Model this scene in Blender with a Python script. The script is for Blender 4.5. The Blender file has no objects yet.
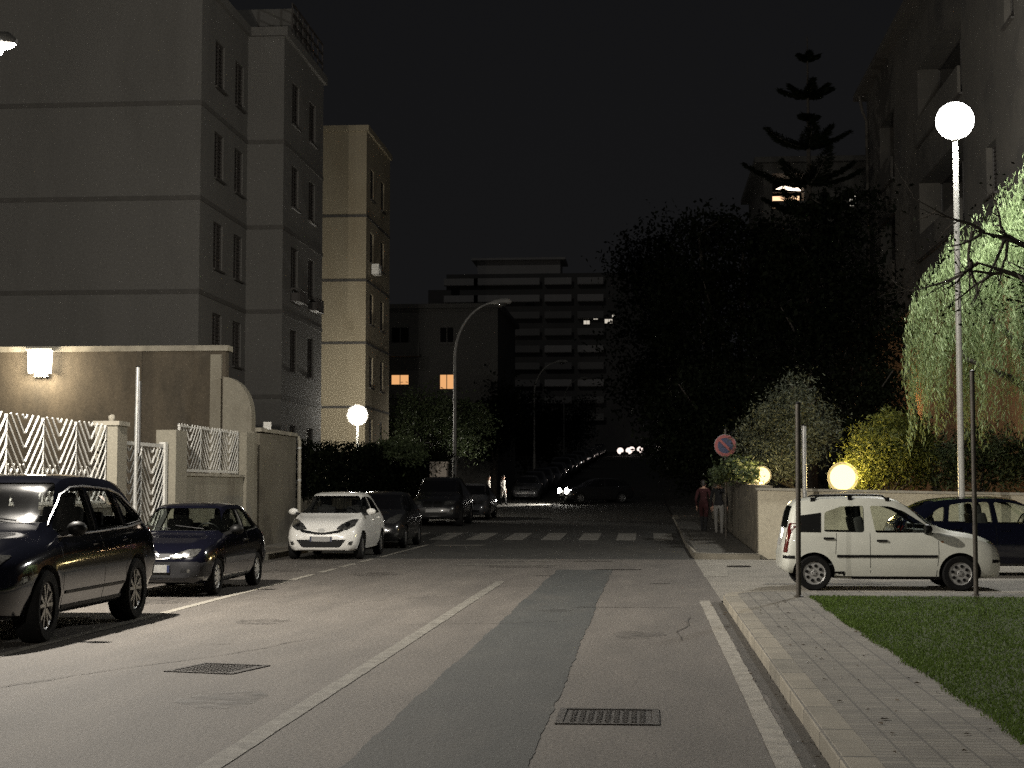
import bpy, bmesh, math, random
import numpy as np
from mathutils import Vector, Matrix
from mathutils.bvhtree import BVHTree
from mathutils.geometry import delaunay_2d_cdt

R = math.radians
PI = math.pi
scene = bpy.context.scene
COL = scene.collection

# ------------------------------------------------------------------ camera
CAM_Z = 1.6
cam_d = bpy.data.cameras.new("camera")
cam = bpy.data.objects.new("camera", cam_d)
COL.objects.link(cam)
cam_d.sensor_width = 36.0
cam_d.lens = 56.25
cam_d.clip_start = 0.1
cam_d.clip_end = 3000.0
cam.location = (0, 0, CAM_Z)
cam.rotation_euler = (R(90 + 3.72), 0, R(4.82))
scene.camera = cam


def ground_z(y):
    xs = [-500, 45, 56, 90, 132, 186, 245, 330, 900]
    zs = [0, 0, 0.22, 0.65, 2.3, 4.4, 6.7, 9.4, 14.0]
    return float(np.interp(y, xs, zs))


def at(px, py, Y):
    """a world point seen at picture pixel (px, py) at street distance Y (layout measurements)"""
    a = math.atan((px - 512) / 1600.0) - R(4.82)
    return (Y * math.tan(a), Y, CAM_Z + (488 - py) / 1600.0 * Y)


# ------------------------------------------------------------------ scene graph helpers
def tag(o, label=None, cat=None, group=None, kind=None):
    if label: o["label"] = label
    if cat: o["category"] = cat
    if group: o["group"] = group
    if kind: o["kind"] = kind
    return o


def empty(name, loc=(0, 0, 0), rz=0.0, parent=None):
    o = bpy.data.objects.new(name, None)
    o.empty_display_size = 0.2
    COL.objects.link(o)
    o.location = loc
    o.rotation_euler = (0, 0, rz)
    if parent: o.parent = parent
    return o


def thing(name, label, cat, loc=(0, 0, 0), rz=0.0, group=None):
    return tag(empty(name, loc, rz), label, cat, group)


def copy_tree(o, parent=None):
    c = o.copy()
    COL.objects.link(c)
    if parent: c.parent = parent
    for ch in list(o.children):
        copy_tree(ch, c)
    return c


def link_mesh(name, me, mats, parent=None):
    if not isinstance(mats, (list, tuple)): mats = [mats]
    idx = np.zeros(len(me.polygons), np.int32)
    me.polygons.foreach_get("material_index", idx)
    me.materials.clear()
    for m in mats: me.materials.append(m)
    me.polygons.foreach_set("material_index", idx)
    o = bpy.data.objects.new(name, me)
    COL.objects.link(o)
    if parent: o.parent = parent
    return o


class MB:
    def __init__(self):
        self.v, self.f, self.m = [], [], []

    def add(self, vs, fs, mi=0):
        b = len(self.v)
        self.v += [tuple(p) for p in vs]
        self.f += [tuple(i + b for i in f) for f in fs]
        self.m += [mi] * len(fs)
        return self

    def box(self, c, s, rz=0.0, mi=0):
        cx, cy, cz = c
        hx, hy, hz = s[0] / 2, s[1] / 2, s[2] / 2
        ca, sa = math.cos(rz), math.sin(rz)
        vs = []
        for dz in (-hz, hz):
            for dx, dy in ((-hx, -hy), (hx, -hy), (hx, hy), (-hx, hy)):
                vs.append((cx + dx * ca - dy * sa, cy + dx * sa + dy * ca, cz + dz))
        return self.add(vs, [(3, 2, 1, 0), (4, 5, 6, 7), (0, 1, 5, 4), (1, 2, 6, 5), (2, 3, 7, 6), (3, 0, 4, 7)], mi)

    def beam(self, p0, p1, w, h, up=(0, 0, 1), mi=0):
        p0, p1 = Vector(p0), Vector(p1)
        d = (p1 - p0).normalized()
        up = Vector(up)
        if abs(d.dot(up)) > 0.98: up = Vector((1, 0, 0))
        s = d.cross(up).normalized()
        u = s.cross(d).normalized()
        vs = []
        for p in (p0, p1):
            for a, b in ((-1, -1), (1, -1), (1, 1), (-1, 1)):
                vs.append(p + s * (a * w / 2) + u * (b * h / 2))
        return self.add(vs, [(3, 2, 1, 0), (4, 5, 6, 7), (0, 1, 5, 4), (1, 2, 6, 5), (2, 3, 7, 6), (3, 0, 4, 7)], mi)

    def tube(self, pts, rad, n=8, mi=0, cap=True):
        pts = [Vector(p) for p in pts]
        if not isinstance(rad, (list, tuple)): rad = [rad] * len(pts)
        vs, fs = [], []
        prev = None
        for i, p in enumerate(pts):
            d = (pts[min(i + 1, len(pts) - 1)] - pts[max(i - 1, 0)])
            d = d.normalized() if d.length > 1e-9 else Vector((0, 0, 1))
            if prev is None:
                a = Vector((1, 0, 0)) if abs(d.x) < 0.9 else Vector((0, 1, 0))
                s = (a - d * a.dot(d)).normalized()
            else:
                s = (prev - d * prev.dot(d))
                s = s.normalized() if s.length > 1e-6 else Vector((1, 0, 0))
            prev = s
            u = d.cross(s)
            for k in range(n):
                t = 2 * PI * k / n
                vs.append(p + s * (rad[i] * math.cos(t)) + u * (rad[i] * math.sin(t)))
        for i in range(len(pts) - 1):
            for k in range(n):
                k2 = (k + 1) % n
                fs.append((i * n + k, i * n + k2, (i + 1) * n + k2, (i + 1) * n + k))
        if cap:
            fs.append(tuple(range(n - 1, -1, -1)))
            fs.append(tuple((len(pts) - 1) * n + k for k in range(n)))
        return self.add(vs, fs, mi)

    def lathe(self, prof, n=24, axis="z", c=(0, 0, 0), mi=0, cap=True):
        """prof: (radius, height) rows; axis z or y"""
        vs, fs = [], []
        for r, h in prof:
            for k in range(n):
                t = 2 * PI * k / n
                if axis == "z": vs.append((c[0] + r * math.cos(t), c[1] + r * math.sin(t), c[2] + h))
                elif axis == "y": vs.append((c[0] + r * math.sin(t), c[1] + h, c[2] + r * math.cos(t)))
                else: vs.append((c[0] + h, c[1] + r * math.cos(t), c[2] + r * math.sin(t)))
        for i in range(len(prof) - 1):
            for k in range(n):
                k2 = (k + 1) % n
                fs.append((i * n + k, i * n + k2, (i + 1) * n + k2, (i + 1) * n + k))
        if cap and prof[0][0] > 1e-4: fs.append(tuple(range(n - 1, -1, -1)))
        if cap and prof[-1][0] > 1e-4: fs.append(tuple((len(prof) - 1) * n + k for k in range(n)))
        return self.add(vs, fs, mi)

    def prism(self, poly, fn, d0, d1, mi=0):
        """extrude 2-D polygon: fn(u, v, d) gives the point"""
        n = len(poly)
        vs = [fn(u, v, d0) for u, v in poly] + [fn(u, v, d1) for u, v in poly]
        fs = [tuple(range(n - 1, -1, -1)), tuple(range(n, 2 * n))]
        for k in range(n):
            k2 = (k + 1) % n
            fs.append((k, k2, n + k2, n + k))
        return self.add(vs, fs, mi)

    def mesh(self, name="mesh", smooth=None, merge=False):
        me = bpy.data.meshes.new(name)
        me.from_pydata(self.v, [], self.f)
        me.polygons.foreach_set("material_index", self.m)
        bm = bmesh.new()
        bm.from_mesh(me)
        if merge: bmesh.ops.remove_doubles(bm, verts=bm.verts, dist=1e-5)
        bmesh.ops.recalc_face_normals(bm, faces=bm.faces)
        bm.to_mesh(me)
        bm.free()
        if smooth is not None:
            me.polygons.foreach_set("use_smooth", [True] * len(me.polygons))
            me.set_sharp_from_angle(angle=R(smooth))
        me.update()
        return me

    def build(self, name, mats, parent=None, smooth=None, merge=False):
        return link_mesh(name, self.mesh(name, smooth, merge), mats, parent)


# ------------------------------------------------------------------ materials
def new_mat(name):
    m = bpy.data.materials.new(name)
    m.use_nodes = True
    nt = m.node_tree
    for n in list(nt.nodes): nt.nodes.remove(n)
    out = nt.nodes.new("ShaderNodeOutputMaterial")
    return m, nt, out


def N(nt, t, **kw):
    n = nt.nodes.new(t)
    for k, v in kw.items():
        if k in n.inputs.keys(): n.inputs[k].default_value = v
        else: setattr(n, k, v)
    return n


def L(nt, a, ao, b, bi):
    nt.links.new(a.outputs[ao], b.inputs[bi])


def c4(c): return (c[0], c[1], c[2], 1.0)


def surf(name, c1, c2=None, scale=3.0, detail=6.0, rough=0.8, bump=0.0, bscale=40.0, speck=0.0, c3=None, c3scale=0.4,
         metallic=0.0, coat=0.0, spec=0.5, lo=0.35, hi=0.65, stretch=None, c3lo=0.5, c3hi=0.7):
    """general procedural surface: two-tone noise + large stains + fine speckle + bump, in object space"""
    m, nt, out = new_mat(name)
    p = N(nt, "ShaderNodeBsdfPrincipled")
    L(nt, p, 0, out, 0)
    p.inputs["Roughness"].default_value = rough
    p.inputs["Metallic"].default_value = metallic
    p.inputs["Coat Weight"].default_value = coat
    p.inputs["Coat Roughness"].default_value = 0.04
    p.inputs["Specular IOR Level"].default_value = spec
    tc = N(nt, "ShaderNodeTexCoord")
    mp = N(nt, "ShaderNodeMapping")
    if stretch: mp.inputs["Scale"].default_value = stretch
    L(nt, tc, "Object", mp, "Vector")
    if c2 is None: c2 = tuple(v * 0.8 for v in c1)
    n1 = N(nt, "ShaderNodeTexNoise", Scale=scale, Detail=detail, Roughness=0.6)
    L(nt, mp, 0, n1, "Vector")
    r1 = N(nt, "ShaderNodeMapRange")
    r1.inputs["From Min"].default_value = lo
    r1.inputs["From Max"].default_value = hi
    L(nt, n1, "Fac", r1, "Value")
    mx = N(nt, "ShaderNodeMix", data_type="RGBA")
    L(nt, r1, 0, mx, "Factor")

    def outsock(node, nm):
        # the Mix node has several sockets with one name: take the colour one
        for s in node.outputs:
            if s.name == nm and s.type == "RGBA": return s
        return node.outputs[nm]

    def insock(node, nm):
        for s in node.inputs:
            if s.name == nm and s.type == "RGBA": return s
        return node.inputs[nm]

    insock(mx, "A").default_value = c4(c1)
    insock(mx, "B").default_value = c4(c2)
    cur = outsock(mx, "Result")
    if c3 is not None:
        n3 = N(nt, "ShaderNodeTexNoise", Scale=c3scale, Detail=5.0, Roughness=0.65)
        L(nt, mp, 0, n3, "Vector")
        r3 = N(nt, "ShaderNodeMapRange")
        r3.inputs["From Min"].default_value = c3lo
        r3.inputs["From Max"].default_value = c3hi
        L(nt, n3, "Fac", r3, "Value")
        x = N(nt, "ShaderNodeMix", data_type="RGBA")
        nt.links.new(cur, insock(x, "A"))
        insock(x, "B").default_value = c4(c3)
        nt.links.new(r3.outputs[0], x.inputs["Factor"])
        cur = outsock(x, "Result")
    if speck > 0:
        n4 = N(nt, "ShaderNodeTexNoise", Scale=bscale, Detail=3.0, Roughness=0.7)
        L(nt, tc, "Object", n4, "Vector")
        r4 = N(nt, "ShaderNodeMapRange")
        r4.inputs["From Min"].default_value = 0.3
        r4.inputs["From Max"].default_value = 0.7
        r4.inputs["To Min"].default_value = 1.0 - speck
        r4.inputs["To Max"].default_value = 1.0 + speck
        L(nt, n4, "Fac", r4, "Value")
        x = N(nt, "ShaderNodeMix", data_type="RGBA", blend_type="MULTIPLY")
        x.inputs["Factor"].default_value = 1.0
        nt.links.new(cur, insock(x, "A"))
        nt.links.new(r4.outputs[0], insock(x, "B"))
        cur = outsock(x, "Result")
    nt.links.new(cur, p.inputs["Base Color"])
    if bump > 0:
        n5 = N(nt, "ShaderNodeTexNoise", Scale=bscale, Detail=4.0, Roughness=0.7)
        L(nt, tc, "Object", n5, "Vector")
        b = N(nt, "ShaderNodeBump", Strength=bump, Distance=0.02)
        L(nt, n5, "Fac", b, "Height")
        L(nt, b, 0, p, "Normal")
    return m


def emit(name, col, strength):
    m, nt, out = new_mat(name)
    e = N(nt, "ShaderNodeEmission")
    e.inputs["Color"].default_value = c4(col)
    e.inputs["Strength"].default_value = strength
    L(nt, e, 0, out, 0)
    return m


def glass_mat(name, tint, rough=0.02, f0=0.05):
    m, nt, out = new_mat(name)
    t = N(nt, "ShaderNodeBsdfTransparent")
    t.inputs["Color"].default_value = c4(tint)
    g = N(nt, "ShaderNodeBsdfGlossy")
    g.inputs["Roughness"].default_value = rough
    geo = N(nt, "ShaderNodeNewGeometry")
    dt = N(nt, "ShaderNodeVectorMath", operation="DOT_PRODUCT")
    L(nt, geo, "Incoming", dt, 0)
    L(nt, geo, "Normal", dt, 1)
    ab = N(nt, "ShaderNodeMath", operation="ABSOLUTE")
    L(nt, dt, "Value", ab, 0)
    om = N(nt, "ShaderNodeMath", operation="SUBTRACT")
    om.inputs[0].default_value = 1.0
    L(nt, ab, 0, om, 1)
    pw = N(nt, "ShaderNodeMath", operation="POWER")
    L(nt, om, 0, pw, 0)
    pw.inputs[1].default_value = 5.0
    fr = N(nt, "ShaderNodeMath", operation="MULTIPLY_ADD")
    L(nt, pw, 0, fr, 0)
    fr.inputs[1].default_value = 0.9
    fr.inputs[2].default_value = f0
    mx = N(nt, "ShaderNodeMixShader")
    L(nt, fr, 0, mx, 0)
    L(nt, t, 0, mx, 1)
    L(nt, g, 0, mx, 2)
    L(nt, mx, 0, out, 0)
    return m


def leaf_mat(name, dark, light, trans=0.35, spec=0.3):
    m, nt, out = new_mat(name)
    geo = N(nt, "ShaderNodeNewGeometry")
    ramp = N(nt, "ShaderNodeValToRGB")
    ramp.color_ramp.elements[0].color = c4(dark)
    ramp.color_ramp.elements[1].color = c4(light)
    L(nt, geo, "Random Per Island", ramp, 0)
    d = N(nt, "ShaderNodeBsdfPrincipled", Roughness=0.55)
    d.inputs["Specular IOR Level"].default_value = spec
    L(nt, ramp, 0, d, "Base Color")
    t = N(nt, "ShaderNodeBsdfTranslucent")
    L(nt, ramp, 0, t, 0)
    mx = N(nt, "ShaderNodeMixShader")
    mx.inputs[0].default_value = trans
    L(nt, d, 0, mx, 1)
    L(nt, t, 0, mx, 2)
    L(nt, mx, 0, out, 0)
    return m


def slab_mat(name, c1, c2, sx, sy, rough=0.85, mortar=0.008, joint=0.55):
    """paving slabs / kerb stones: brick texture joints over noise"""
    m, nt, out = new_mat(name)
    p = N(nt, "ShaderNodeBsdfPrincipled", Roughness=rough)
    L(nt, p, 0, out, 0)
    tc = N(nt, "ShaderNodeTexCoord")
    br = N(nt, "ShaderNodeTexBrick")
    br.offset = 0.0
    br.inputs["Color1"].default_value = c4(c1)
    br.inputs["Color2"].default_value = c4(c2)
    br.inputs["Mortar"].default_value = c4(tuple(v * joint for v in c2))
    br.inputs["Scale"].default_value = 1.0
    br.inputs["Mortar Size"].default_value = mortar
    br.inputs["Mortar Smooth"].default_value = 0.3
    br.inputs["Brick Width"].default_value = sx
    br.inputs["Row Height"].default_value = sy
    L(nt, tc, "Object", br, "Vector")
    n = N(nt, "ShaderNodeTexNoise", Scale=1.3, Detail=8.0, Roughness=0.7)
    L(nt, tc, "Object", n, "Vector")
    r = N(nt, "ShaderNodeMapRange")
    r.inputs["From Min"].default_value = 0.3
    r.inputs["From Max"].default_value = 0.7
    r.inputs["To Min"].default_value = 0.6
    r.inputs["To Max"].default_value = 1.15
    L(nt, n, "Fac", r, "Value")
    x = N(nt, "ShaderNodeVectorMath", operation="SCALE")
    L(nt, br, "Color", x, 0)
    L(nt, r, 0, x, "Scale")
    L(nt, x, 0, p, "Base Color")
    n5 = N(nt, "ShaderNodeTexNoise", Scale=70.0, Detail=3.0)
    L(nt, tc, "Object", n5, "Vector")
    b = N(nt, "ShaderNodeBump", Strength=0.35, Distance=0.01)
    L(nt, n5, "Fac", b, "Height")
    L(nt, b, 0, p, "Normal")
    return m


M = {}
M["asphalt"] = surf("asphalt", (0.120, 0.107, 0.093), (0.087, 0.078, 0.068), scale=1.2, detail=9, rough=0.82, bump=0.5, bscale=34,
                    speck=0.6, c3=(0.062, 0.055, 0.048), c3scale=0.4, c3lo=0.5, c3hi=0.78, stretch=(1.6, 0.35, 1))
M["asphalt_shaded"] = surf("asphalt_shaded", (0.042, 0.040, 0.035), (0.028, 0.027, 0.024), scale=1.0, detail=8, rough=0.85, bump=0.5,
                        bscale=34, speck=0.6, stretch=(1.6, 0.4, 1))  # same asphalt, darkened in colour where the lamplight does not reach
M["asphalt_patch"] = surf("asphalt_patch", (0.048, 0.050, 0.047), (0.034, 0.037, 0.036), scale=1.5, detail=9, rough=0.85, bump=0.5,
                          bscale=34, speck=0.6, c3=(0.072, 0.068, 0.06), c3scale=0.3, stretch=(1.5, 0.4, 1))
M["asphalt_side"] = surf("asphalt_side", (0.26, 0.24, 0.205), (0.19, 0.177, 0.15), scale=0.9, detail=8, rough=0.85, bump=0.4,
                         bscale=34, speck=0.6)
M["marking"] = surf("road_paint", (0.29, 0.27, 0.23), (0.15, 0.138, 0.115), scale=6.0, detail=8, rough=0.75, bump=0.3, bscale=80,
                    speck=0.35, lo=0.42, hi=0.72)
M["marking_mid"] = surf("road_paint_mid", (0.25, 0.24, 0.21), (0.14, 0.13, 0.115), scale=6.0, detail=8, rough=0.8, bump=0.3, bscale=34, speck=0.4)
M["marking_faint"] = surf("road_paint_worn", (0.20, 0.19, 0.165), (0.10, 0.092, 0.078), scale=7.0, detail=9, rough=0.8, bump=0.3,
                          bscale=80, speck=0.35, lo=0.35, hi=0.65)
M["paving"] = slab_mat("paving", (0.235, 0.218, 0.183), (0.165, 0.153, 0.13), 0.2, 0.1, mortar=0.010, joint=0.6)
M["paving_shaded"] = slab_mat("paving_shaded", (0.10, 0.093, 0.08), (0.08, 0.075, 0.064), 0.4, 0.4)  # shaded copy of the paving, its darkness put into the colour
M["dark_wall"] = surf("dark_wall", (0.075, 0.072, 0.066), (0.06, 0.058, 0.053), rough=0.95, scale=0.1)
M["kerb"] = slab_mat("kerb_stone", (0.31, 0.28, 0.22), (0.20, 0.185, 0.15), 3.0, 1.0, mortar=0.016, joint=0.25)
M["gutter"] = surf("gutter", (0.075, 0.067, 0.056), (0.05, 0.046, 0.04), scale=3.0, detail=8, rough=0.9, bump=0.5, bscale=60, speck=0.4)
M["soil"] = surf("soil", (0.05, 0.07, 0.018), (0.035, 0.05, 0.014), rough=0.95, bump=0.6, bscale=20)
M["earth"] = surf("earth", (0.05, 0.047, 0.038), (0.03, 0.028, 0.024), rough=0.95)
M["plaster_grey"] = surf("plaster_grey", (0.122, 0.117, 0.108), (0.106, 0.102, 0.094), scale=0.5, detail=8, rough=0.9, bump=0.15, bscale=12,
                         c3=(0.088, 0.084, 0.077), c3scale=0.35, speck=0.14, c3lo=.52, c3hi=.8, stretch=(1, 1, .35))
M["plaster_tan"] = surf("plaster_tan", (0.33, 0.285, 0.20), (0.285, 0.245, 0.172), scale=0.5, detail=8, rough=0.9, bump=0.15, bscale=12,
                        c3=(0.24, 0.195, 0.125), c3scale=0.4, speck=0.12, c3lo=.52, c3hi=.8, stretch=(1, 1, .35))
M["band"] = surf("string_course", (0.078, 0.073, 0.066), rough=0.9)
M["concrete"] = surf("stained_concrete", (0.115, 0.095, 0.068), (0.08, 0.067, 0.049), scale=0.9, detail=9, rough=0.92, bump=0.3, bscale=18,
                     c3=(0.06, 0.052, 0.04), c3scale=0.45, speck=0.2, stretch=(1.2, 1.2, 0.45))
M["concrete_pale"] = surf("pale_concrete", (0.29, 0.27, 0.215), (0.23, 0.21, 0.165), scale=1.0, detail=9, rough=0.9, bump=0.3, bscale=22,
                          c3=(0.17, 0.15, 0.115), c3scale=0.5, speck=0.15, stretch=(1, 1, 0.5), c3lo=0.55, c3hi=0.75)
M["concrete_mid"] = surf("weathered_concrete", (0.19, 0.172, 0.135), (0.15, 0.135, 0.105), scale=1.0, detail=9, rough=0.92, bump=0.3, bscale=18, c3=(0.085, 0.075, 0.06), c3scale=0.5, speck=0.2)
M["stone_wall"] = surf("rough_stone", (0.20, 0.175, 0.13), (0.09, 0.08, 0.06), scale=2.6, detail=7, rough=0.95, bump=0.9, bscale=9, speck=0.3)
M["dark_coping"] = surf("dark_coping", (0.07, 0.062, 0.052), rough=0.9)
M["coping"] = surf("coping", (0.40, 0.37, 0.30), (0.26, 0.24, 0.195), scale=3, rough=0.9, bump=0.2)
M["white_wall"] = surf("whitewashed_wall", (0.62, 0.57, 0.44), (0.53, 0.48, 0.37), scale=0.8, detail=9, rough=0.9, bump=0.2, bscale=16,
                       c3=(0.22, 0.19, 0.14), c3scale=0.45, speck=0.12, c3lo=0.57, c3hi=0.78)
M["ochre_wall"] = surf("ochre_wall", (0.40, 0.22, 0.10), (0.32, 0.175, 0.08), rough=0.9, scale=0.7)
M["white_paint"] = surf("white_metal", (0.74, 0.73, 0.69), (0.62, 0.61, 0.57), scale=4, rough=0.45, spec=0.5)
M["galv"] = surf("galvanised_steel", (0.50, 0.50, 0.48), (0.38, 0.38, 0.365), scale=6, rough=0.45, metallic=0.5)
M["pole_dark"] = surf("dark_post", (0.085, 0.075, 0.062), (0.05, 0.045, 0.038), scale=8, rough=0.6, metallic=0.3)
M["pole_light"] = surf("painted_pole", (0.62, 0.62, 0.58), (0.52, 0.52, 0.49), scale=5, rough=0.4)
M["galv_dull"] = surf("dull_steel", (0.17, 0.165, 0.155), (0.12, 0.118, 0.11), scale=6, rough=0.6)
M["iron"] = surf("cast_iron", (0.045, 0.038, 0.032), (0.026, 0.023, 0.02), scale=14, rough=0.7, bump=0.8, bscale=60, metallic=0.4)
M["dark_metal"] = surf("dark_metal", (0.03, 0.03, 0.03), rough=0.5)
M["shutter"] = surf("shutter", (0.045, 0.038, 0.034), (0.035, 0.03, 0.027), rough=0.6)
M["frame"] = surf("window_frame", (0.05, 0.045, 0.04), rough=0.6)
M["dark_pane"] = surf("dark_pane", (0.008, 0.008, 0.009), rough=0.08, spec=0.6)
M["far_wall"] = surf("far_wall", (0.18, 0.175, 0.165), (0.14, 0.135, 0.13), rough=0.95, scale=0.1)
M["far_parapet"] = surf("far_parapet", (0.62, 0.60, 0.57), (0.54, 0.52, 0.50), rough=0.95, scale=0.1)
M["far_mid"] = surf("far_mid", (0.34, 0.33, 0.31), (0.28, 0.27, 0.26), rough=0.95, scale=0.1)
M["roof"] = surf("roof_tile", (0.13, 0.075, 0.05), (0.09, 0.055, 0.04), rough=0.95, scale=5)
M["bark"] = surf("bark", (0.05, 0.042, 0.033), (0.028, 0.024, 0.02), scale=9, rough=0.95, bump=0.8, bscale=25)
m_, nt_, out_ = new_mat("oil_stain")
d_ = N(nt_, "ShaderNodeBsdfPrincipled", Roughness=0.6)
d_.inputs["Base Color"].default_value = (0.03, 0.027, 0.024, 1)
t_ = N(nt_, "ShaderNodeBsdfTransparent")
tc_ = N(nt_, "ShaderNodeTexCoord")
no_ = N(nt_, "ShaderNodeTexNoise", Scale=5.0, Detail=8.0, Roughness=0.7)
L(nt_, tc_, "Object", no_, "Vector")
mr_ = N(nt_, "ShaderNodeMapRange")
mr_.inputs["From Min"].default_value = 0.42
mr_.inputs["From Max"].default_value = 0.78
mr_.inputs["To Max"].default_value = 0.75
L(nt_, no_, "Fac", mr_, "Value")
ms_ = N(nt_, "ShaderNodeMixShader")
L(nt_, mr_, 0, ms_, 0)
L(nt_, t_, 0, ms_, 1)
L(nt_, d_, 0, ms_, 2)
L(nt_, ms_, 0, out_, 0)
M["stain"] = m_
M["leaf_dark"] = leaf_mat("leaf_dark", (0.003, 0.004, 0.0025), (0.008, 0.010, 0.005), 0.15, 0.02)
M["leaf_mid"] = leaf_mat("leaf_mid", (0.035, 0.05, 0.024), (0.085, 0.11, 0.05), 0.3)
M["leaf_olive"] = leaf_mat("leaf_olive", (0.03, 0.036, 0.025), (0.075, 0.085, 0.055), 0.3)
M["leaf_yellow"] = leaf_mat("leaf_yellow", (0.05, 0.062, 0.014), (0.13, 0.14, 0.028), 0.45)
M["leaf_pepper"] = leaf_mat("leaf_pepper", (0.16, 0.22, 0.10), (0.29, 0.37, 0.19), 0.5)
M["grass"] = leaf_mat("grass_blade", (0.065, 0.105, 0.020), (0.115, 0.175, 0.038), 0.3, 0.1)
M["litter"] = leaf_mat("dry_leaf", (0.05, 0.035, 0.02), (0.10, 0.07, 0.04), 0.1)
M["lamp_white"] = emit("lamp_globe_white", (1.0, 0.98, 0.92), 70.0)
M["lamp_warm"] = emit("lamp_globe_warm", (1.0, 0.70, 0.24), 2.7)
M["lamp_wall"] = emit("lamp_wall", (1.0, 0.90, 0.72), 16.0)
M["lamp_street"] = emit("lamp_street", (0.96, 0.97, 1.0), 300.0)
M["win_lit"] = emit("lit_window", (1.0, 0.50, 0.20), 0.85)
M["win_lit_pale"] = emit("lit_window_pale", (1.0, 0.90, 0.75), 0.6)
M["balcony_lit"] = emit("lit_balcony", (1.0, 0.62, 0.36), 1.6)
M["balcony_hot"] = emit("balcony_ceiling_glow", (1.0, 0.80, 0.62), 4.0)
M["headlight_on"] = emit("headlight_on", (1.0, 0.95, 0.86), 80.0)
M["headlight_glare_far"] = emit("headlight_glare_far", (1.0, 0.82, 0.74), 1.35)
M["headlight_glint"] = emit("headlight_glint", (1.0, 0.98, 0.94), 2.5)  # emission stands in for glints on unlit headlamps
M["sidelight_on"] = emit("sidelight_on", (1.0, 0.9, 0.75), 0.5)

def shell_mat(name, w):
    m, nt, out = new_mat(name)
    a = N(nt, "ShaderNodeBsdfTransparent")
    b = N(nt, "ShaderNodeBsdfTranslucent")
    x = N(nt, "ShaderNodeMixShader")
    x.inputs[0].default_value = w
    L(nt, a, 0, x, 1)
    L(nt, b, 0, x, 2)
    L(nt, x, 0, out, 0)
    return m


M["shell_lamp_white"] = shell_mat("halo_shell_bright", 0.012)  # faint translucent shell put round the lamps as a halo
M["shell_lamp_warm"] = shell_mat("halo_shell_warm", 0.012)
M["rubber"] = surf("tyre_rubber", (0.009, 0.009, 0.009), (0.006, 0.006, 0.006), spec=0.2, rough=0.85, bump=0.2, bscale=90)
M["black_plastic"] = surf("black_plastic", (0.006, 0.006, 0.006), (0.004, 0.004, 0.004), rough=0.5, spec=0.2)
M["bumper_plastic"] = surf("bumper_plastic", (0.022, 0.022, 0.024), (0.018, 0.018, 0.02), rough=0.5, spec=0.3)
M["grey_plastic"] = surf("grey_plastic", (0.10, 0.10, 0.105), (0.085, 0.085, 0.09), rough=0.5)
M["interior"] = surf("car_interior", (0.022, 0.021, 0.02), (0.016, 0.016, 0.016), rough=0.8)
M["seat_cloth"] = surf("seat_cloth", (0.04, 0.038, 0.037), (0.03, 0.03, 0.03), rough=0.95, bump=0.2, bscale=120)
M["glass"] = glass_mat("car_glass", (0.80, 0.84, 0.80))
M["glass_tint"] = glass_mat("tinted_glass", (0.70, 0.72, 0.72))
M["glass_black"] = surf("black_glass", (0.006, 0.006, 0.007), rough=0.05, spec=0.6)
M["glass_glare"] = glass_mat("glare_windscreen", (0.70, 0.72, 0.72), rough=0.11, f0=0.17)  # roughness and reflectance raised to spread the street lamp's glare
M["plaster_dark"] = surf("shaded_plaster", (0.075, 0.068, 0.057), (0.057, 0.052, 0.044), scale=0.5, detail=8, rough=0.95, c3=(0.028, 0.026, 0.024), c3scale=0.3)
M["chrome"] = surf("chrome", (0.34, 0.34, 0.34), (0.3, 0.3, 0.3), rough=0.25, metallic=1.0)
M["lamp_glass"] = surf("headlamp_lens", (0.24, 0.24, 0.23), (0.09, 0.09, 0.085), scale=26, detail=2, rough=0.1, metallic=0.75, coat=0.6)
M["lamp_dark"] = surf("headlamp_lens_smoked", (0.14, 0.14, 0.135), (0.03, 0.03, 0.03), scale=18, detail=2, rough=0.1, metallic=0.5, coat=1.0)
M["tail"] = surf("tail_lens", (0.10, 0.012, 0.01), (0.06, 0.008, 0.007), rough=0.15, coat=0.6)
M["indicator"] = surf("indicator_lens", (0.45, 0.16, 0.02), rough=0.2)
M["plate_white"] = surf("plate_white", (0.34, 0.34, 0.33), (0.22, 0.22, 0.215), scale=30, rough=0.5)
M["plate_blue"] = surf("plate_blue", (0.012, 0.018, 0.06), rough=0.5)
M["alloy"] = surf("alloy", (0.34, 0.34, 0.34), (0.26, 0.26, 0.26), rough=0.35, metallic=0.7)
M["cover"] = surf("wheel_cover", (0.36, 0.36, 0.35), (0.29, 0.29, 0.28), rough=0.5, metallic=0.3)
M["cover_bright"] = surf("wheel_cover_bright", (0.62, 0.62, 0.60), (0.5, 0.5, 0.48), rough=0.45, metallic=0.2)


def paint(name, c, rough=0.32, coat=0.8, metallic=0.0):
    return surf(name, c, tuple(v * 0.93 for v in c), scale=1.5, rough=rough, coat=coat, metallic=metallic, speck=0.04, bscale=4)


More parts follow.
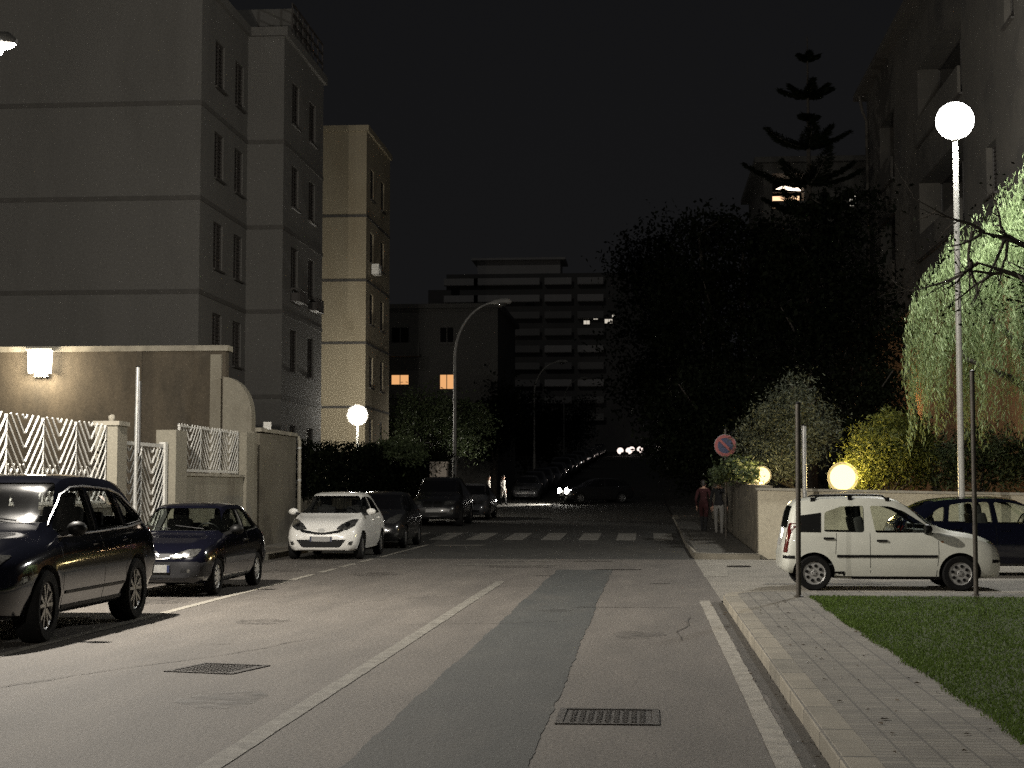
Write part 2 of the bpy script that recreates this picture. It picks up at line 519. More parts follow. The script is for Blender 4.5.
M["paint_black"] = paint("paint_black_blue", (0.004, 0.0045, 0.008), 0.10)
M["paint_navy"] = paint("paint_navy", (0.0035, 0.0036, 0.0075), 0.12)
M["paint_white"] = paint("paint_white", (0.82, 0.81, 0.77), 0.35)
M["paint_cream"] = paint("paint_cream", (0.66, 0.67, 0.60), 0.4, 0.5)
M["paint_dark"] = paint("paint_dark", (0.012, 0.012, 0.013), 0.3)
M["paint_blue"] = paint("paint_blue", (0.0038, 0.0045, 0.011), 0.14)
M["paint_grey"] = paint("paint_grey", (0.10, 0.10, 0.105), 0.3, metallic=0.3)
M["skin"] = surf("skin", (0.42, 0.26, 0.19), (0.38, 0.23, 0.17), rough=0.6)
M["hair"] = surf("hair", (0.02, 0.015, 0.012), rough=0.6)
M["cloth_red"] = surf("cloth_red", (0.032, 0.004, 0.005), (0.024, 0.003, 0.004), rough=0.9)
M["cloth_dark"] = surf("cloth_dark", (0.012, 0.012, 0.014), rough=0.9)
M["cloth_white"] = surf("cloth_white", (0.22, 0.215, 0.20), (0.18, 0.175, 0.165), rough=0.9)
M["cloth_pale"] = surf("cloth_pale", (0.36, 0.34, 0.32), (0.28, 0.27, 0.25), rough=0.9)
M["shoe"] = surf("shoe", (0.02, 0.018, 0.016), rough=0.7)
M["sign_red"] = surf("sign_red", (0.24, 0.06, 0.055), rough=0.5)
M["sign_blue"] = surf("sign_blue", (0.025, 0.032, 0.075), rough=0.5)
M["sign_back"] = surf("sign_back", (0.3, 0.3, 0.3), rough=0.5, metallic=0.5)
M["bin_plastic"] = surf("cabinet_plastic", (0.50, 0.43, 0.36), (0.44, 0.38, 0.32), rough=0.7)
# ------------------------------------------------------------------ cars
def pchip(xs, ys, x):
    xs = np.array(xs, float); ys = np.array(ys, float); x = np.asarray(x, float)
    h = np.diff(xs); d = np.diff(ys) / h
    m = np.zeros_like(ys)
    m[0], m[-1] = d[0], d[-1]
    for i in range(1, len(xs) - 1):
        if d[i - 1] * d[i] > 0:
            w1 = 2 * h[i] + h[i - 1]; w2 = h[i] + 2 * h[i - 1]
            m[i] = (w1 + w2) / (w1 / d[i - 1] + w2 / d[i])
    i = np.clip(np.searchsorted(xs, x) - 1, 0, len(xs) - 2)
    t = (x - xs[i]) / h[i]
    h00 = 2 * t**3 - 3 * t**2 + 1; h10 = t**3 - 2 * t**2 + t
    h01 = -2 * t**3 + 3 * t**2; h11 = t**3 - t**2
    return h00 * ys[i] + h10 * h[i] * m[i] + h01 * ys[i + 1] + h11 * h[i] * m[i + 1]


class Body:
    """car shell as a loft; keys rows: x, zb, zm, zs, zt, wb, wm, ws, wt (x forward)"""
    def __init__(self, keys):
        self.k = np.array(sorted(keys), float)

    def par(self, x):
        return [float(pchip(self.k[:, 0], self.k[:, j], x)) for j in range(1, 9)]

    def half(self, x):
        zb, zm, zs, zt, wb, wm, ws, wt = self.par(x)
        zs = min(zs, zt - 0.02)
        e = min(0.085, (zt - zs) * 0.55)
        pts = [(0, zb), (wb * 0.5, zb), (wb * 0.9, zb + 0.004), (wb, zb + 0.05)]
        pts.append((wb + (wm - wb) * 0.72, zb + (zm - zb) * 0.5))
        pts.append((wm, zm))
        pts.append((wm + (ws - wm) * 0.22, zm + (zs - zm) * 0.5))
        pts.append((wm + (ws - wm) * 0.55, zm + (zs - zm) * 0.82))
        pts.append((ws, zs))
        for t, b in ((0.25, 0.012), (0.5, 0.018), (0.78, 0.013)):
            bb = b if zt - zs > 0.25 else b * 0.4
            pts.append((ws + (wt - ws) * t + bb, zs + (zt - e - zs) * t))
        pts.append((wt, zt - e))
        pts.append((wt * 0.93, zt - e * 0.42))
        pts.append((wt * 0.72, zt - e * 0.13))
        pts.append((wt * 0.36, zt - e * 0.03))
        pts.append((0, zt))
        return pts

    def shell(self, n=84, x0=None, x1=None):
        a = self.k[0, 0] if x0 is None else x0
        b = self.k[-1, 0] if x1 is None else x1
        mb = MB()
        rings = []
        for i in range(n):
            u = i / (n - 1)
            t = 0.45 * u + 0.55 * (1 - math.cos(PI * u)) / 2
            x = a + (b - a) * t
            h = self.half(x)
            ring = [(x, y, z) for y, z in h] + [(x, -y, z) for y, z in reversed(h[1:-1])]
            rings.append(ring)
        k = len(rings[0])
        vs = [p for r in rings for p in r]
        fs = []
        for i in range(n - 1):
            for j in range(k):
                j2 = (j + 1) % k
                fs.append((i * k + j, i * k + j2, (i + 1) * k + j2, (i + 1) * k + j))
        fs.append(tuple(range(k - 1, -1, -1)))
        fs.append(tuple((n - 1) * k + j for j in range(k)))
        mb.add(vs, fs)
        return mb

    def cabin(self, x0, x1, floor=0.36, n=26):
        mb = MB()
        rings = []
        for i in range(n):
            x = x0 + (x1 - x0) * i / (n - 1)
            zb, zm, zs, zt, wb, wm, ws, wt = self.par(x)
            zs = min(zs, zt - 0.02)
            top = max(zt - 0.055, floor + 0.1)
            sh = min(zs, top - 0.03)
            w1 = ws - 0.07
            w2 = max(min(wt - 0.04, w1), 0.2)
            h = [(0, floor), (w1, floor), (w1, sh), (w2 + 0.005, max(top - 0.07, sh + 0.01)), (w2 * 0.8, max(top - 0.012, sh + 0.02)), (0, max(top, sh + 0.025))]
            ring = [(x, y, z) for y, z in h] + [(x, -y, z) for y, z in reversed(h[1:-1])]
            rings.append(ring)
        k = len(rings[0])
        fs = []
        for i in range(n - 1):
            for j in range(k):
                j2 = (j + 1) % k
                fs.append((i * k + j, i * k + j2, (i + 1) * k + j2, (i + 1) * k + j))
        fs.append(tuple(range(k - 1, -1, -1)))
        fs.append(tuple((n - 1) * k + j for j in range(k)))
        mb.add([p for r in rings for p in r], fs)
        return mb


def round_poly(poly, r=0.05, n=4):
    out = []
    m = len(poly)
    for i in range(m):
        p0 = Vector(poly[i - 1]); p = Vector(poly[i]); p1 = Vector(poly[(i + 1) % m])
        a = (p0 - p); b = (p1 - p)
        rr = min(r, a.length * 0.45, b.length * 0.45)
        s = p + a.normalized() * rr
        e = p + b.normalized() * rr
        for k in range(n + 1):
            t = k / n
            q = s * (1 - t) ** 2 + p * (2 * t * (1 - t)) + e * t * t
            out.append((q.x, q.y))
    return out


def inset_poly(poly, d):
    """grow (d>0) a polygon away from its centroid, roughly"""
    cx = sum(p[0] for p in poly) / len(poly); cy = sum(p[1] for p in poly) / len(poly)
    out = []
    for x, y in poly:
        l = math.hypot(x - cx, y - cy) or 1
        out.append((x + (x - cx) / l * d, y + (y - cy) / l * d))
    return out


def patch_mesh(name, poly, axis, bvh, off=0.004, thick=0.01, step=0.05):
    """a thin panel with the outline poly, laid on the body by projecting along an axis ('y+','y-','x+','x-','z')"""
    dens = []
    m = len(poly)
    for i in range(m):
        a, b = Vector(poly[i]), Vector(poly[(i + 1) % m])
        k = max(1, int((b - a).length / step))
        for j in range(k): dens.append(a + (b - a) * (j / k))
    xs = [p.x for p in dens]; ys = [p.y for p in dens]
    inner = []
    yy = min(ys) + step * 0.5
    while yy < max(ys):
        xx = min(xs) + step * 0.5
        while xx < max(xs):
            inside = False
            for i in range(len(dens)):
                a, b = dens[i], dens[i - 1]
                if (a.y > yy) != (b.y > yy) and xx < (b.x - a.x) * (yy - a.y) / (b.y - a.y) + a.x: inside = not inside
            if inside and min((p - Vector((xx, yy))).length for p in dens) > step * 0.35: inner.append(Vector((xx, yy)))
            xx += step
        yy += step
    nb = len(dens)
    res = delaunay_2d_cdt(dens + inner, [(i, (i + 1) % nb) for i in range(nb)], [list(range(nb))], 1, 1e-6)
    pts, edges, faces = res[0], res[1], res[2]
    # axes
    if axis[0] == "y":
        s = 1 if axis[1] == "+" else -1
        org = lambda u, v: Vector((u, 3 * s, v)); d = Vector((0, -s, 0))
    elif axis[0] == "x":
        s = 1 if axis[1] == "+" else -1
        org = lambda u, v: Vector((6 * s, u, v)); d = Vector((-s, 0, 0))
    else:
        org = lambda u, v: Vector((u, v, 4)); d = Vector((0, 0, -1))
    top = []
    hits = []
    for p in pts:
        o = org(p.x, p.y)
        h = bvh.ray_cast(o, d)
        if h[0] is None:
            h = bvh.find_nearest(o + d * ((o.length) * 0.6))
        loc, nor = h[0], h[1]
        if nor.dot(d) > 0: nor = -nor
        hits.append((loc, nor))
        top.append(loc - d * off * 0.4 + nor * off * 0.6)
    nv = len(top)
    mb = MB()
    vs = list(top) + [hl + d * thick * 0.6 - hn * thick * 0.4 + (-d) * off * 0.0 for hl, hn in hits]
    fs = [tuple(f) for f in faces]
    # boundary edges
    cnt = {}
    for f in faces:
        for i in range(len(f)):
            e = tuple(sorted((f[i], f[(i + 1) % len(f)])))
            cnt[e] = cnt.get(e, 0) + 1
    for (a, b), c in cnt.items():
        if c == 1: fs.append((a, b, b + nv, a + nv))
    mb.add(vs, fs)
    return mb


def mesh_bvh(mb):
    return BVHTree.FromPolygons([Vector(p) for p in mb.v], mb.f)


def boolean_diff(me, cutters, mats):
    """cut meshes out of a mesh with boolean modifiers, return the new mesh"""
    ob = link_mesh("body_work", me, mats)
    tmp = []
    for i, cm in enumerate(cutters):
        c = link_mesh("cut_work%d" % i, cm, mats)
        cm.polygons.foreach_set("material_index", [1] * len(cm.polygons))
        md = ob.modifiers.new("cut", "BOOLEAN")
        md.operation = "DIFFERENCE"
        md.solver = "EXACT"
        md.object = c
        tmp.append(c)
    bpy.context.view_layer.update()
    dg = bpy.context.evaluated_depsgraph_get()
    new = bpy.data.meshes.new_from_object(ob.evaluated_get(dg))
    for c in tmp + [ob]:
        bpy.data.objects.remove(c)
    return new


def ellipse(cx, cy, rx, ry, n=20):
    return [(cx + rx * math.cos(2 * PI * k / n), cy + ry * math.sin(2 * PI * k / n)) for k in range(n)]


def mirror_poly(poly): return [(-u, v) for u, v in reversed(poly)]


def make_wheel(parent, x, y, rad, style, width=0.19, steer=0.0):
    """wheel > tyre, rim; outer face towards sign(y)"""
    s = 1 if y > 0 else -1
    w = empty("wheel", (x, y, rad), steer, parent)
    ri = rad * 0.66
    hw = width / 2
    t = MB()
    t.lathe([(ri * 0.98, -hw * 0.7), (ri * 1.05, -hw * 0.92), (rad * 0.92, -hw), (rad * 0.985, -hw * 0.8), (rad, -hw * 0.45), (rad, hw * 0.45),
             (rad * 0.985, hw * 0.8), (rad * 0.92, hw), (ri * 1.05, hw * 0.92), (ri * 0.98, hw * 0.7)], 40, "y", cap=False)
    t.build("tyre", M["rubber"], w, 35)
    m = MB()
    face = s * hw * 0.72

    def disc(r0, r1, h0, h1, mi, n=36): m.lathe([(r0, h0), (r1, h1)], n, "y", mi=mi)
    # barrel + back plate
    m.lathe([(ri * 0.99, -hw * 0.6), (ri * 0.99, hw * 0.6)], 36, "y", cap=False, mi=1)
    m.lathe([(ri * 0.99, face), (ri * 0.90, face - s * 0.012), (ri * 0.86, face - s * 0.03)], 40, "y", cap=False, mi=0)
    m.lathe([(0.001, face - s * 0.05), (ri * 0.99, face - s * 0.055)], 36, "y", cap=False, mi=1)
    if style == "alloy":
        for k in range(5):
            for dk in (-0.16, 0.16):
                a0 = 2 * PI * k / 5 + dk * 0.6; a1 = 2 * PI * k / 5 + dk * 1.7
                p0 = (ri * 0.15 * math.sin(a0), face - s * 0.012, ri * 0.15 * math.cos(a0))
                p1 = (ri * 0.93 * math.sin(a1), face - s * 0.006, ri * 0.93 * math.cos(a1))
                m.beam(p0, p1, 0.035, 0.03, up=(0, 1, 0), mi=0)
        m.lathe([(0.001, face), (ri * 0.17, face - s * 0.004), (ri * 0.2, face - s * 0.03)], 20, "y", cap=False, mi=0)
    elif style == "steel8":
        m.lathe([(0.001, face + s * 0.008), (ri * 0.22, face + s * 0.004), (ri * 0.28, face - s * 0.012), (ri * 0.6, face - s * 0.004), (ri * 0.9, face - s * 0.012)], 40, "y", cap=False, mi=0)
        for k in range(8):
            a = 2 * PI * (k + 0.3) / 8
            c = (ri * 0.64 * math.sin(a), face + s * 0.001, ri * 0.64 * math.cos(a))
            m.lathe([(ri * 0.15, -s * 0.012), (ri * 0.14, s * 0.004), (0.0005, s * 0.004)], 12, "y", c=c, cap=False, mi=1)
        for k in range(4):
            a = 2 * PI * (k + 0.1) / 4
            c = (ri * 0.18 * math.sin(a), face + s * 0.007, ri * 0.18 * math.cos(a))
            m.lathe([(ri * 0.05, -s * 0.01), (ri * 0.045, s * 0.002), (0.0005, s * 0.002)], 8, "y", c=c, cap=False, mi=1)
    elif style == "cover":
        m.lathe([(0.001, face + s * 0.02), (ri * 0.3, face + s * 0.016), (ri * 0.7, face + s * 0.004), (ri * 0.95, face - s * 0.014)], 40, "y", cap=False, mi=0)
        for k in range(9):
            a = 2 * PI * k / 9
            p0 = (ri * 0.5 * math.sin(a), face + s * 0.009, ri * 0.5 * math.cos(a)); p1 = (ri * 0.84 * math.sin(a), face - s * 0.002, ri * 0.84 * math.cos(a))
            m.beam(p0, p1, 0.018, 0.012, up=(0, 1, 0), mi=1)
    else:  # spoked cover
        for k in range(7):
            a = 2 * PI * k / 7
            p0 = (0.02 * math.sin(a), face, 0.02 * math.cos(a)); p1 = (ri * 0.93 * math.sin(a), face - s * 0.008, ri * 0.93 * math.cos(a))
            m.beam(p0, p1, 0.055, 0.02, up=(0, 1, 0), mi=0)
        m.lathe([(0.001, face + s * 0.012), (ri * 0.22, face + s * 0.008), (ri * 0.25, face - s * 0.02)], 20, "y", cap=False, mi=0)
    mat = {"alloy": "alloy", "steel8": "cover", "cover": "cover_bright", "spoked": "alloy"}[style]
    m.build("rim", [M[mat], M["black_plastic"]], w, 30)
    return w


def make_seat(parent, x, y, z, mat="seat_cloth", wide=0.46):
    bm = bmesh.new()

    def rb(c, s, tilt=0.0, bev=0.05):
        r = bmesh.ops.create_cube(bm, size=1.0)
        mtx = Matrix.Translation(c) @ Matrix.Rotation(tilt, 4, "Y") @ Matrix.Diagonal((s[0], s[1], s[2], 1))
        bmesh.ops.transform(bm, matrix=mtx, verts=r["verts"])
        es = list({e for v in r["verts"] for e in v.link_edges})
        bmesh.ops.bevel(bm, geom=es, offset=bev, segments=3, affect="EDGES", profile=0.6)
    rb(Vector((x + 0.1, y, z)), (0.5, wide, 0.16))
    rb(Vector((x - 0.2, y, z + 0.34)), (0.15, wide, 0.62), R(-14))
    rb(Vector((x - 0.30, y, z + 0.72)), (0.10, 0.25, 0.18), R(-10), 0.04)
    me = bpy.data.meshes.new("seat")
    bm.to_mesh(me)
    bm.free()
    me.polygons.foreach_set("use_smooth", [True] * len(me.polygons))
    return link_mesh("seat", me, M[mat], parent)


def build_car(name, label, spec, paint_key, detail=True, cat="car", group=None, glass="glass", head="lamp_glass"):
    root = thing(name, label, cat, (0, 0, 0), 0, group)
    body = Body(spec["keys"])
    sh = body.shell(84 if detail else 48)
    bvh = mesh_bvh(sh)
    xf, xr, rw, ty = spec["wheels"]
    cutters = []
    for x in (xf, xr):
        for s in (1, -1):
            c = MB()
            c.lathe([(rw + 0.055, ty - 0.20), (rw + 0.055, ty + 0.5)] if s > 0 else [(rw + 0.055, -ty - 0.5), (rw + 0.055, -ty + 0.20)], 36, "y", c=(x, 0, rw))
            cutters.append(c.mesh("arch"))
    sw = [round_poly(p, 0.045) for p in spec["side_windows"]]
    wsn = round_poly(spec["windscreen"], 0.06)
    rwn = round_poly(spec["rear_window"], 0.06)
    cx0, cx1 = spec["cabin"]
    if detail:
        cutters.append(body.cabin(cx0, cx1).mesh("cabin"))
        for p in sw:
            c = MB()
            c.prism(p, lambda u, v, d: (u, d, v), -1.6, 1.6)
            cutters.append(c.mesh("hole"))
        xm = (cx0 + cx1) / 2
        c = MB(); c.prism(wsn, lambda u, v, d: (d, u, v), xm, 3.2); cutters.append(c.mesh("hole"))
        c = MB(); c.prism(rwn, lambda u, v, d: (d, u, v), -3.2, xm); cutters.append(c.mesh("hole"))
    me = boolean_diff(sh.mesh("body", 30), cutters, [M[paint_key], M["interior"]])
    me.name = "body"
    me.polygons.foreach_set("use_smooth", [True] * len(me.polygons))
    me.set_sharp_from_angle(angle=R(32))
    b = link_mesh("body", me, [M[paint_key], M["interior"]], root)

    def patch(nm, poly, axis, mat, off=0.005, thick=0.014, parent=root, step=0.05):
        o = patch_mesh(nm, poly, axis, bvh, off, thick, step).build(nm, M[mat] if isinstance(mat, str) else mat, parent, 40)
        return o
    # glazing
    goff = -0.012 if detail else 0.004
    gm = glass if detail else "glass_black"
    for i, p in enumerate(sw):
        pp = inset_poly(p, 0.012) if detail else p
        for ax in ("y+", "y-"):
            patch("side_window", pp, ax, gm if i not in spec.get("dark_windows", ()) else "glass_tint", goff, 0.016)
    patch("windscreen", inset_poly(wsn, 0.012) if detail else wsn, "x+", spec.get("ws_mat", gm) if detail else gm, goff, 0.016)
    patch("rear_window", inset_poly(rwn, 0.012) if detail else rwn, "x-", gm, goff, 0.016)
    # wheels
    for x, st in ((xf, spec.get("steer", 0)), (xr, 0)):
        for s in (1, -1):
            make_wheel(root, x, s * ty, rw, spec["rim"], spec.get("tw", 0.19), st)
    # lamps
    for p in (spec["headlight"], mirror_poly(spec["headlight"])):
        h = patch("headlight", round_poly(p, 0.03), "x+", head, 0.010, 0.02, step=0.03)
        if detail and head in ("lamp_glass", "lamp_dark"):
            hx = sum(q[0] for q in p) / len(p); hz = sum(q[1] for q in p) / len(p)
            patch("reflector", ellipse(hx, hz, 0.052, 0.052), "x+", "chrome", 0.014, 0.02, h, 0.03)
    for p in (spec["tail"], mirror_poly(spec["tail"])):
        patch("tail_light", round_poly(p, 0.03), "x-", "tail", 0.010, 0.02)
    for nm, p, ax, mat in spec.get("front", []):
        patch(nm, p, ax, mat, 0.006 if mat != "chrome" else 0.012, 0.016, step=0.04)
    # number plates
    pz = spec["plate"]
    for ax, z in (("x+", pz[0]), ("x-", pz[1])):
        pl = patch("number_plate", [(-0.25, z - 0.055), (0.25, z - 0.055), (0.25, z + 0.055), (-0.25, z + 0.055)], ax, "plate_white", 0.022, 0.03)
        if detail and ax == "x+":
            for y in (-0.228, 0.228):
                patch("plate_band", [(y - 0.02, z - 0.053), (y + 0.02, z - 0.053), (y + 0.02, z + 0.053), (y - 0.02, z + 0.053)], ax, "plate_blue", 0.026, 0.01, pl)
    if not detail:
        return root
    for x0, x1, z0, z1, mat in spec.get("mouldings", []):
        for ax in ("y+", "y-"):
            patch("side_moulding", [(x0, z0), (x1, z0), (x1, z1), (x0, z1)], ax, mat, 0.012, 0.02, step=0.08)
    for poly in spec.get("seams", []):
        for ax in ("y+", "y-"):
            pts = []
            for (a, c) in poly: pts.append((a - 0.004, c))
            for (a, c) in reversed(poly): pts.append((a + 0.004, c))
            patch("door_gap", pts, ax, "black_plastic", 0.0015, 0.004, step=0.08)
    for x, z in spec.get("handles", []):
        for ax in ("y+", "y-"):
            patch("door_handle", round_poly([(x - 0.085, z - 0.016), (x + 0.085, z - 0.016), (x + 0.085, z + 0.018), (x - 0.085, z + 0.018)], 0.012), ax, spec.get("handle_mat", "black_plastic"), 0.024, 0.03, step=0.04)
    if "sill" in spec:
        x0, x1, z0, z1 = spec["sill"]
        for ax in ("y+", "y-"):
            patch("sill_trim", [(x0, z0), (x1, z0), (x1, z1), (x0, z1)], ax, "black_plastic", 0.008, 0.02, step=0.08)
    if "trim" in spec:   # bright window surround
        for pl in spec["trim"]:
            for ax in ("y+", "y-"):
                s = 1 if ax == "y+" else -1
                pts = []
                for i in range(len(pl) - 1):
                    a, c = Vector(pl[i]), Vector(pl[i + 1])
                    k = max(1, int((c - a).length / 0.06))
                    for j in range(k): pts.append(a + (c - a) * (j / k))
                pts.append(Vector(pl[-1]))
                line = []
                for p in pts:
                    h = bvh.ray_cast(Vector((p.x, 3 * s, p.y)), Vector((0, -s, 0)))
                    if h[0] is not None: line.append(h[0] + Vector((0, s * 0.004, 0)))
                if len(line) > 1:
                    t = MB(); t.tube(line, 0.011, 6); t.build("window_trim", M["chrome"], root, 40)
    # mirrors
    mx, mz = spec["mirror"]
    for s in (1, -1):
        h = bvh.ray_cast(Vector((mx, 3 * s, mz - 0.05)), Vector((0, -s, 0)))
        y = abs(h[0].y) if h[0] is not None else 0.7
        mm = MB()
        mm.beam((mx, s * (y - 0.03), mz - 0.04), (mx + 0.01, s * (y + 0.09), mz), 0.07, 0.05, mi=1)
        prof = [(0.0005, -0.075), (0.05, -0.06), (0.082, -0.02), (0.09, 0.03), (0.085, 0.05), (0.0005, 0.052)]
        b0 = len(mm.v)
        mm.lathe(prof, 16, "x", c=(0, 0, 0), mi=0)
        for i in range(b0, len(mm.v)):
            px, py, pz2 = mm.v[i]
            mm.v[i] = (mx - px * 1.0, s * (y + 0.155) + py * 1.25, mz + 0.03 + pz2 * 0.92)
        mm.build("wing_mirror", [M[spec.get("mirror_mat", paint_key)], M["black_plastic"]], root, 50)
    # roof rails / antenna
    if "rails" in spec:
        x0, x1 = spec["rails"]
        for s in (1, -1):
            pts = []
            for k in range(13):
                x = x0 + (x1 - x0) * k / 12
                zb, zm, zs, zt, wb, wm, ws, wt = body.par(x)
                end = k in (0, 12)
                pts.append((x, s * (wt - 0.03), zt - 0.06 + (0.0 if end else 0.075)))
            r = MB(); r.tube(pts, 0.016, 8)
            for x in (x0 + 0.02, (x0 + x1) / 2, x1 - 0.02):
                zb, zm, zs, zt, wb, wm, ws, wt = body.par(x)
                r.box((x, s * (wt - 0.03), zt - 0.035), (0.07, 0.035, 0.07))
            r.build("roof_rail", M["black_plastic"], root, 40)
    # interior
    sx = spec["seats"]
    for x, ys in sx:
        for y in ys: make_seat(root, x, y, spec.get("seat_z", 0.52) - (.24 if x < -.6 else 0), wide=spec.get("seat_w", .46))
    d = MB()
    zb, zm, zs, zt, wb, wm, ws, wt = body.par(cx1 - 0.22)
    d.box((cx1 - 0.16, 0, spec["dash_z"] - 0.12), (0.30, 2 * (ws - 0.12), 0.26))
    d.build("dashboard", M["interior"], root)
    wx = cx1 - 0.45
    w = MB()
    pts = []
    for k in range(25):
        a = 2 * PI * k / 24
        pts.append((wx - 0.19 * math.cos(a) * 0.4 * -1, 0.36 + 0.19 * math.sin(a), spec["dash_z"] + 0.0 + 0.19 * math.cos(a) * 0.9))
    w.tube(pts, 0.015, 6, cap=False)
    for a in (0.5 * PI, PI, 1.5 * PI):
        w.beam((wx, 0.36, spec["dash_z"]), (wx + 0.19 * math.cos(a) * 0.4, 0.36 + 0.18 * math.sin(a), spec["dash_z"] + 0.18 * math.cos(a) * 0.9), 0.03, 0.02)
    w.build("steering_wheel", M["black_plastic"], root, 40)
    # wipers
    for y0, y1 in ((0.42, -0.05), (-0.1, -0.52)):
        line = []
        zc = spec["windscreen"][0][1]
        for k in range(6):
            t = k / 5
            h = bvh.ray_cast(Vector((5, y0 + (y1 - y0) * t, zc + 0.015 + 0.05 * t)), Vector((-1, 0, 0)))
            if h[0] is not None: line.append(h[0] + Vector((0.012, 0, 0.008)))
        if len(line) > 1:
            t = MB(); t.tube(line, 0.008, 5); t.build("wiper", M["black_plastic"], root)
    return root


# ---- shapes: x, zb, zm, zs, zt, wb, wm, ws, wt
SPEC = {}
SPEC["mini"] = dict(   # small upright five-door
    keys=[(-1.77, .36, .48, .60, .66, .50, .60, .56, .46), (-1.72, .30, .50, .72, .90, .64, .72, .66, .54), (-1.68, .28, .52, .86, 1.12, .68, .755, .70, .56),
          (-1.60, .27, .54, .93, 1.38, .70, .775, .745, .575), (-1.48, .25, .55, .94, 1.485, .72, .785, .76, .58), (-1.0, .20, .55, .935, 1.535, .73, .79, .765, .585),
          (-.35, .18, .55, .92, 1.545, .73, .79, .765, .585), (.02, .18, .55, .91, 1.515, .73, .79, .765, .58), (.26, .18, .55, .905, 1.42, .73, .79, .765, .585),
          (.80, .18, .55, .89, 1.045, .73, .79, .755, .66), (.98, .18, .54, .88, .985, .73, .79, .745, .66), (1.30, .19, .53, .84, .93, .72, .785, .72, .64), (1.55, .21, .50, .77, .85, .70, .75, .68, .58),
          (1.69, .22, .48, .68, .74, .64, .69, .62, .50), (1.75, .24, .46, .58, .63, .56, .60, .54, .42), (1.77, .28, .44, .52, .56, .48, .52, .46, .36)],
    wheels=(1.08, -1.27, .285, .70), rim="steel8", tw=.17, cabin=(-1.52, .72), seat_z=.56, dash_z=.98,
    side_windows=[[(-.27, .945), (.60, .945), (.63, 1.02), (.22, 1.29), (-.02, 1.375), (-.34, 1.385)],
                  [(-1.10, .96), (-.45, .95), (-.44, 1.385), (-.80, 1.375), (-1.08, 1.28)],
                  [(-1.50, .99), (-1.19, .975), (-1.17, 1.25), (-1.46, 1.20)]],
    dark_windows=(2,),
    windscreen=[(-.66, 1.06), (.66, 1.06), (.53, 1.45), (-.53, 1.45)], rear_window=[(-.58, 1.02), (.58, 1.02), (.48, 1.38), (-.48, 1.38)],
    headlight=[(.40, .62), (.62, .64), (.66, .80), (.52, .80), (.42, .70)], tail=[(.62, .62), (.74, .62), (.72, 1.10), (.62, 1.10)],
    front=[("grille", round_poly([(-.36, .62), (.36, .62), (.34, .69), (-.34, .69)], .03), "x+", "black_plastic"),
           ("bumper_trim", [(-.55, .44), (.55, .44), (.55, .50), (-.55, .50)], "x+", "black_plastic"),
           ("lower_grille", [(-.4, .29), (.4, .29), (.4, .38), (-.4, .38)], "x+", "black_plastic"),
           ("window_surround", [(-1.56, .955), (-1.155, .95), (-1.14, 1.27), (-1.50, 1.22)], "y+", "black_plastic"),
           ("window_surround", [(-1.56, .955), (-1.155, .95), (-1.14, 1.27), (-1.50, 1.22)], "y-", "black_plastic"),
           ("bumper_trim", [(1.60, .46), (1.76, .46), (1.76, .51), (1.60, .51)], "y-", "black_plastic"),
           ("bumper_trim", [(1.60, .46), (1.76, .46), (1.76, .51), (1.60, .51)], "y+", "black_plastic"),
           ("bumper_trim", [(-1.76, .52), (-1.58, .52), (-1.58, .57), (-1.76, .57)], "y-", "black_plastic"),
           ("bumper_trim", [(-1.76, .52), (-1.58, .52), (-1.58, .57), (-1.76, .57)], "y+", "black_plastic"),
           ("side_repeater", ellipse(.80, .80, .022, .014, 10), "y-", "indicator"),
           ("side_repeater", ellipse(.80, .80, .022, .014, 10), "y+", "indicator")],
    mouldings=[(-.90, .72, .545, .585, "black_plastic")], sill=(-.95, .78, .19, .235),
    seams=[[(-.36, .22), (-.36, .94)], [(.70, .24), (.74, .60), (.74, .92)], [(-.92, .60), (-.90, .94)]],
    handles=[(-.17, .815), (-1.03, .85)], mirror_mat="black_plastic", mirror=(.55, .98), rails=(-1.28, -.02), plate=(.41, .78), seats=[(-.25, (.35, -.35)), (-1.05, (.33, -.33))])

